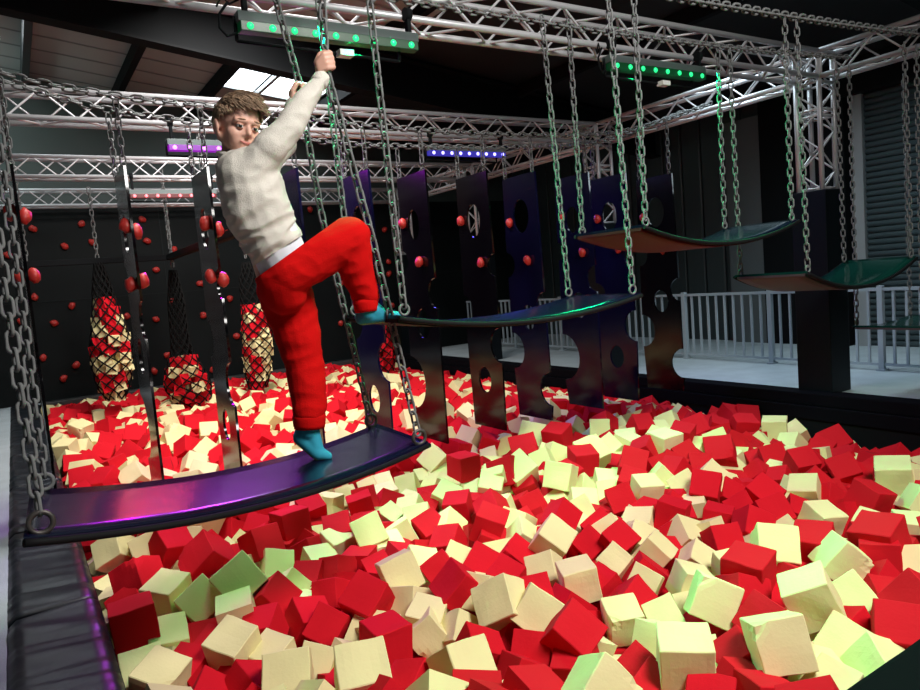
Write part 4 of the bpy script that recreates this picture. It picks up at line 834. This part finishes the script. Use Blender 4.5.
def fist(C, ax, wrist, side=1):
    ax = ax.normalized(); w_ = wrist-C; w_ = (w_-ax*w_.dot(ax)).normalized(); b = ax.cross(w_).normalized()
    if b.dot(-C) < 0: b = -b
    b = b*side; L = []
    q = .88
    for i in range(4):
        o = ax*((1.5-i)*.0235*q); f = [1, 1.06, 1.0, .86][i]
        k0 = C+(w_*.012*f+b*.034)*q+o; p1 = C+(-w_*.028*f+b*.026)*q+o; p2 = C+(-w_*.034*f-b*.012)*q+o; p3 = C+(-w_*.004-b*.028)*q+o
        L.append(('c', k0, .0128, p1, .0118)); L.append(('c', p1, .0118, p2, .0108)); L.append(('c', p2, .0108, p3, .0100))
        L.append(('c', k0, .0130, C+w_*.052*q+b*.010-ax*.016+o*.5, .0150))
    t0 = C+w_*.048*q+ax*.006-b*.006; t1 = C+w_*.018*q+ax*.044*q-b*.010
    L.append(('c', t0, .0150, t1, .0135)); L.append(('c', t1, .0135, C-w_*.012*q+ax*.050*q+b*.002, .0122)); L.append(('c', C-w_*.012*q+ax*.050*q+b*.002, .0122, C-w_*.026*q+ax*.046*q+b*.012, .0105))
    L.append(('c', C+w_*.046*q-ax*.016, .0200, wrist, .0240))
    return L
AX_R = (J(328, 50, 3.17)-J(336, 80, 3.18)); AX_L = (J(297, 78, 3.53)-J(302, 100, 3.53))
skin += fist(R_HAND, AX_R, W_R); skin += fist(L_HAND, AX_L, W_L, -1)
# ankles run on into feet inside the socks
FR = [J(363, 317, 3.27), J(383, 315.5, 3.22), J(397.5, 316, 3.20)]; FL = [J(303, 437, 3.43), J(318, 453, 3.38), J(328, 456, 3.36)]
for a, f_ in ((A_R, FR), (A_L, FL)):
    cap(skin, a, .030, f_[0], .026); cap(skin, a, .028, f_[1], .020); cap(skin, f_[0], .024, f_[1], .022); cap(skin, f_[1], .022, f_[2], .014)
solid('body', skin, .0055, [M_SKIN], boy, smooth_it=5)
# eyes, lids, brows, lips
for s_ in (-1, 1):
    bm = NB(); ball(bm, hl(.0885, s_*.036, -.006)-BASE, (.0165,)*3 if 0 else .0150, 3); e = link('eyeball', bm, mat('eye_white', (.78, .76, .74), .25), boy, True)
    bm = NB(); c = hl(.0885, s_*.036, -.006)+(cam*.55+hf*.45).normalized()*.0074; ball(bm, c-BASE, .0100, 2); link('iris', bm, mat('dark_iris', (.025, .022, .02), .15), e, True)
    bm = NB()
    for up in (1, -1):
        vs = ball(bm, (0, 0, 0), 1, 3)
        thr = .02 if up > 0 else .30
        kill_ = [v for v in vs if v.co.z*up < thr or v.co.x < -.1]
        for v in vs: v.co = hl(.0885+.0172*v.co.x, s_*.036+.0185*v.co.y, -.006+.0165*v.co.z)-BASE
        bmesh.ops.delete(bm, geom=kill_, context='VERTS')
    link('eyelid', bm, mat('eyelid_skin', (.50, .25, .175), .5), boy, True)
    bm = NB(); sweep(bm, [hl(.1085-.0009*(i-2)**2-.006*(i/6), s_*(.014+.0085*i), 0.0225+.0012*i-.00030*i*i)-BASE for i in range(6)], [.002, .0032, .0034, .0032, .0026, .0012], 5); link('eyebrow', bm, mat('fair_brow', (.28, .16, .09), .7), boy, True)
bm = NB(); sweep(bm, [hl(.0985-.00042*(i-4)**2, (i-4)*.0075, -.0760+.0004*(i-4)**2)-BASE for i in range(9)], [.001, .004, .0055, .0065, .006, .0065, .0055, .004, .001], 6)
link('lips', bm, M_LIP, boy, True)
# hair
bm = NB(); g = random.Random(5)
r_ = bmesh.ops.create_icosphere(bm, subdivisions=5, radius=1, matrix=Matrix.Identity(4))
def hairline(d):   # d = unit direction in the head frame (f, s, u); True where hair grows
    f, s_, u = d
    if f > .52: return u > .44-.75*max(0, abs(s_)-.42)
    if f > -.12: return u > min(-.42+(f+.12)*.95, .44-.75*max(0, abs(s_)-.42))
    return u > -.62
kill = []
for v in bm.verts:
    d = V(v.co).normalized()
    if not hairline(d): kill.append(v)
    lift = 1.05+.05*noise.noise(d*9)+.10*max(0, d.z)*max(0, min(1, .5+d.x))
    p = hl(-.014+.116*d.x*lift, .093*d.y*lift, .034+.104*d.z*lift); v.co = p-BASE
bmesh.ops.delete(bm, geom=kill, context='VERTS')
for i in range(7000):
    d = V((g.gauss(0, 1), g.gauss(0, 1), g.gauss(0, 1))).normalized()
    if not hairline(d): continue
    lift = 1.03+.10*max(0, d.z)*max(0, min(1, .5+d.x))
    p = hl(-.014+.116*d.x*lift, .093*d.y*lift, .034+.104*d.z*lift)
    nrm = (H3 @ V((d.x/.116, d.y/.093, d.z/.104))).normalized()
    fl = H3 @ (V((.9, .50, -.55 if d.x > .4 else -.1)) if d.z > .40 else V((-.25 if d.x < .2 else .3, 0, -1)))
    L = g.uniform(.034, .062) if d.z > .4 else g.uniform(.016, .026)
    t_ = (nrm*(.20 if d.z > .4 else .12)+fl.normalized()*.8+V((g.uniform(-.13, .13), g.uniform(-.13, .13), g.uniform(-.13, .13)))).normalized()
    m_ = p+t_*L*.5+nrm*.004; e = p+t_*L+nrm*(-.002)
    sweep(bm, [p-BASE, m_-BASE, e-BASE], [.0030, .0026, .0005], 3)
link('hair', bm, M_HAIR, boy, True)
# trousers
TR = []
for yo in (-.07, .09):
    capp(TR, (281, 276, 3.36+yo, 25), (289, 258, 3.36+yo, 22)); capp(TR, (281, 276, 3.36+yo, 25), (284, 292, 3.38+yo, 23))
capp(TR, (288, 268, 3.27, 28), (322, 252, 3.22, 23.5)); capp(TR, (322, 252, 3.22, 23.5), (350, 238, 3.20, 20.5)); capp(TR, (350, 238, 3.20, 20), (356, 268, 3.22, 17)); capp(TR, (356, 268, 3.22, 17), (365.5, 296, 3.24, 13.2))
capp(TR, (365.5, 296, 3.24, 12.8), (366, 300, 3.24, 11))
capp(TR, (284, 290, 3.44, 27), (296, 325, 3.44, 23)); capp(TR, (296, 325, 3.44, 23), (305, 365, 3.42, 18.5)); capp(TR, (305, 365, 3.42, 18.5), (309, 410, 3.40, 16.4)); capp(TR, (309, 410, 3.40, 15.5), (309.5, 416, 3.40, 12.5))
vw = wr(300, 260).normalized()
def cutplane(a, b, y, down=True):
    A_, B_ = J(*a, y), J(*b, y); n_ = (B_-A_).cross(wr(*a)).normalized()
    if (n_.dot(IU) > 0) == down: n_ = -n_
    return A_, n_
cA = cutplane((256, 278), (309, 240), 3.33, False)   # waist: remove above
ank1 = cutplane((354, 317), (379, 311), 3.24, True); ank2 = cutplane((292, 429), (327, 431), 3.40, True)
def tfold(c):
    k_ = noise.noise(V((c.x*5, c.y*5, c.z*8)))
    k2 = 1-abs(noise.noise(V((c.x*9+c.z*6, c.y*6, c.z*13-c.x*5))))*2
    return .008*k_+.006*k2
def ankle_keep(plane, ctr, rad): return plane
tro = solid('trousers', TR, .0085, [M_TROU], boy, tfold, [cA], 5)
# rib cuffs
for (a, b, r1) in (((365, 299, 3.24), (366.8, 311.5, 3.24), 12.4), ((309, 413, 3.40), (309.6, 428, 3.40), 16.2)):
    A_, B_ = J(*a), J(*b); bm = NB()
    sweep(bm, [A_-BASE, A_.lerp(B_, .25)-BASE, A_.lerp(B_, .5)-BASE, A_.lerp(B_, .75)-BASE, B_-BASE], [pr(r1*x, A_) for x in (.98, 1.03, 1.0, .98, .93)], 40)
    link('ankle_cuff', bm, M_TROU, tro, True)
# shirt hem and sweatshirt
TB = []
for yo in (-.07, .09):
    capp(TB, (250, 180, 3.33+yo, 29), (258, 212, 3.33+yo, 30)); capp(TB, (258, 212, 3.33+yo, 30), (279, 252, 3.35+yo, 26.5)); capp(TB, (279, 252, 3.35+yo, 26.5), (285, 268, 3.36+yo, 25))
solid('t_shirt', TB, .010, [M_SHIRT], boy, None, [cutplane((256, 281), (310, 242), 3.33, True), cutplane((240, 245), (300, 215), 3.33, False)], 4)
SW = []
for yo in (-.075, .095):
    capp(SW, (249, 178, 3.33+yo, 31), (257, 210, 3.33+yo, 32.5)); capp(SW, (257, 210, 3.33+yo, 32.5), (276, 248, 3.35+yo, 28.5)); capp(SW, (276, 248, 3.35+yo, 28.5), (284, 266, 3.36+yo, 26))
capp(SW, (237, 168, 3.28, 20), (252, 180, 3.25, 27)); capp(SW, (236, 166, 3.42, 18), (252, 180, 3.42, 25))
capp(SW, (250, 172, 3.20, 19), (270, 150, 3.16, 16.5)); capp(SW, (270, 149, 3.15, 17), (289, 127, 3.14, 14.5)); capp(SW, (289, 127, 3.14, 14), (306, 101, 3.16, 11.5)); capp(SW, (306, 101, 3.16, 11.5), (321, 80, 3.18, 8.5))
capp(SW, (262, 166, 3.47, 17), (284, 142, 3.50, 12.5)); capp(SW, (284, 142, 3.50, 11.5), (288, 121, 3.51, 10)); capp(SW, (288, 121, 3.51, 10), (292.5, 106, 3.52, 7.5))
def sfold(c):
    q = RM.transposed() @ c
    k_ = noise.noise(V((c.x*5, c.y*5, c.z*9)))
    w_ = smst((.62-c.z)/.5)     # more creasing towards the waist
    k2 = math.sin((c.z*1.0+c.x*.55)*95+3*noise.noise(c*7))*.5
    k3 = noise.noise(V((c.x*26, c.y*14, c.z*26)))
    r_ = 1-2*abs(noise.noise(V((c.x*6+c.z*4, c.y*5, c.z*15-c.x*7))))
    return .006*k_+.010*(r_-.5)*(.75+w_)+.002*k3
sw = solid('sweatshirt', SW, .0085, [M_SWEAT], boy, sfold, [cutplane((250, 268), (309, 231), 3.33, True)], 4)
for (a, b, r1) in (((317.5, 85, 3.18), (323, 76, 3.19), 8.6), ((291.3, 110, 3.52), (293.8, 101, 3.52), 7.4)):
    A_, B_ = J(*a), J(*b); bm = NB()
    sweep(bm, [A_-BASE, A_.lerp(B_, .3)-BASE, A_.lerp(B_, .7)-BASE, B_-BASE], [pr(r1*x, A_) for x in (1., 1.02, .97, .88)], 32)
    link('wrist_cuff', bm, M_SWEAT, sw, True)
bm = NB(); c = nk+(HC-nk)*.12; u_, v_, d_ = frame_of(HC-nk)
sweep(bm, [c+u_*.068*math.cos(a)+v_*.068*math.sin(a)-BASE for a in [2*PI*i/28 for i in range(28)]], .014, 8, closed=True); link('collar', bm, M_SWEAT, sw, True)
# socks
for (a, f_, up) in ((A_R, FR, (367, 304, 3.24, 9)), (A_L, FL, (309, 422, 3.40, 11))):
    SK = []; capp(SK, up, (up[0], up[1]+8, up[2], up[3]))
    hr = .042 if a is A_R else .050; cap(SK, J(*up[:3]), .046, f_[0], hr); cap(SK, J(*up[:3]), .042, f_[1], .034); cap(SK, f_[0], hr, f_[1], .038); cap(SK, f_[1], .037, f_[2], .022)
    sole_n = V((0, 0, -1)) if a is A_R else (V((0, 0, -1))*.75+(J(295, 455, 3.4)-J(320, 440, 3.4)).normalized()*.65).normalized()
    solid('sock', SK, .0065, [M_SOCK, M_SOLE], boy, None, [], 4, mfun=lambda f: 1 if f.normal.dot(sole_n) > .80 else 0)

# ================================================================= light
def area(name, loc, target, size, energy, col=(1, 1, 1), sy=None, spread=PI):
    li = bpy.data.lights.new(name, 'AREA'); li.shape = 'RECTANGLE'; li.size = size; li.size_y = sy or size; li.energy = energy; li.color = col; li.spread = spread
    o = bpy.data.objects.new(name, li); COL.objects.link(o); o.location = loc
    o.rotation_euler = (V(target)-V(loc)).to_track_quat('-Z', 'Y').to_euler(); return o
area('hall_lamp', (2.6, -.4, 3.2), (2.6, 4.0, -1.5), 1.6, 140, (1, .97, .93), spread=2.2)
area('hall_lamp', (1.6, 5.2, 3.35), (2.0, 7.0, -1.5), 1.2, 80, (1, .97, .93), spread=2.0)
area('hall_lamp', (2.4, 7.8, 3.4), (2.8, 11.2, -1.5), 1.0, 92, (1, .95, .9), spread=2.0)
area('hall_lamp', (8.0, 5.0, 2.7), (8.6, 5.0, -1.5), .8, 62, (.75, .92, 1), 4, spread=2.2)
area('wall_wash', (-1.3, 12.8, 3.0), (.8, 14, 2.1), .6, 12, (.8, 1., .95))
w = bpy.data.worlds.new('World'); SC.world = w; w.use_nodes = True
w.node_tree.nodes['Background'].inputs[0].default_value = (.55, .7, .9, 1); w.node_tree.nodes['Background'].inputs[1].default_value = .12

# ================================================================= camera, then bring everything to metres with the walkway at z = 0
cd = bpy.data.cameras.new('camera'); cam_o = bpy.data.objects.new('camera', cd); COL.objects.link(cam_o)
cd.sensor_width = 36; cd.lens = 36*F/920; cd.clip_start = .02
cam_o.matrix_world = RM.to_4x4()
done = set()
for o in list(COL.objects):
    if o.type == 'MESH' and o.data.name not in done:
        done.add(o.data.name); o.data.transform(Matrix.Scale(S, 4))
    o.location = o.location*S
    if o.parent is None: o.location.z += EYE*S
    if o.type == 'LIGHT': o.data.size *= S; o.data.size_y *= S
SC.camera = cam_o
SC.view_settings.view_transform = 'Standard'; SC.view_settings.look = 'None'; SC.view_settings.gamma = 1
SC.view_settings.use_curve_mapping = False; SC.view_settings.exposure = 0.0
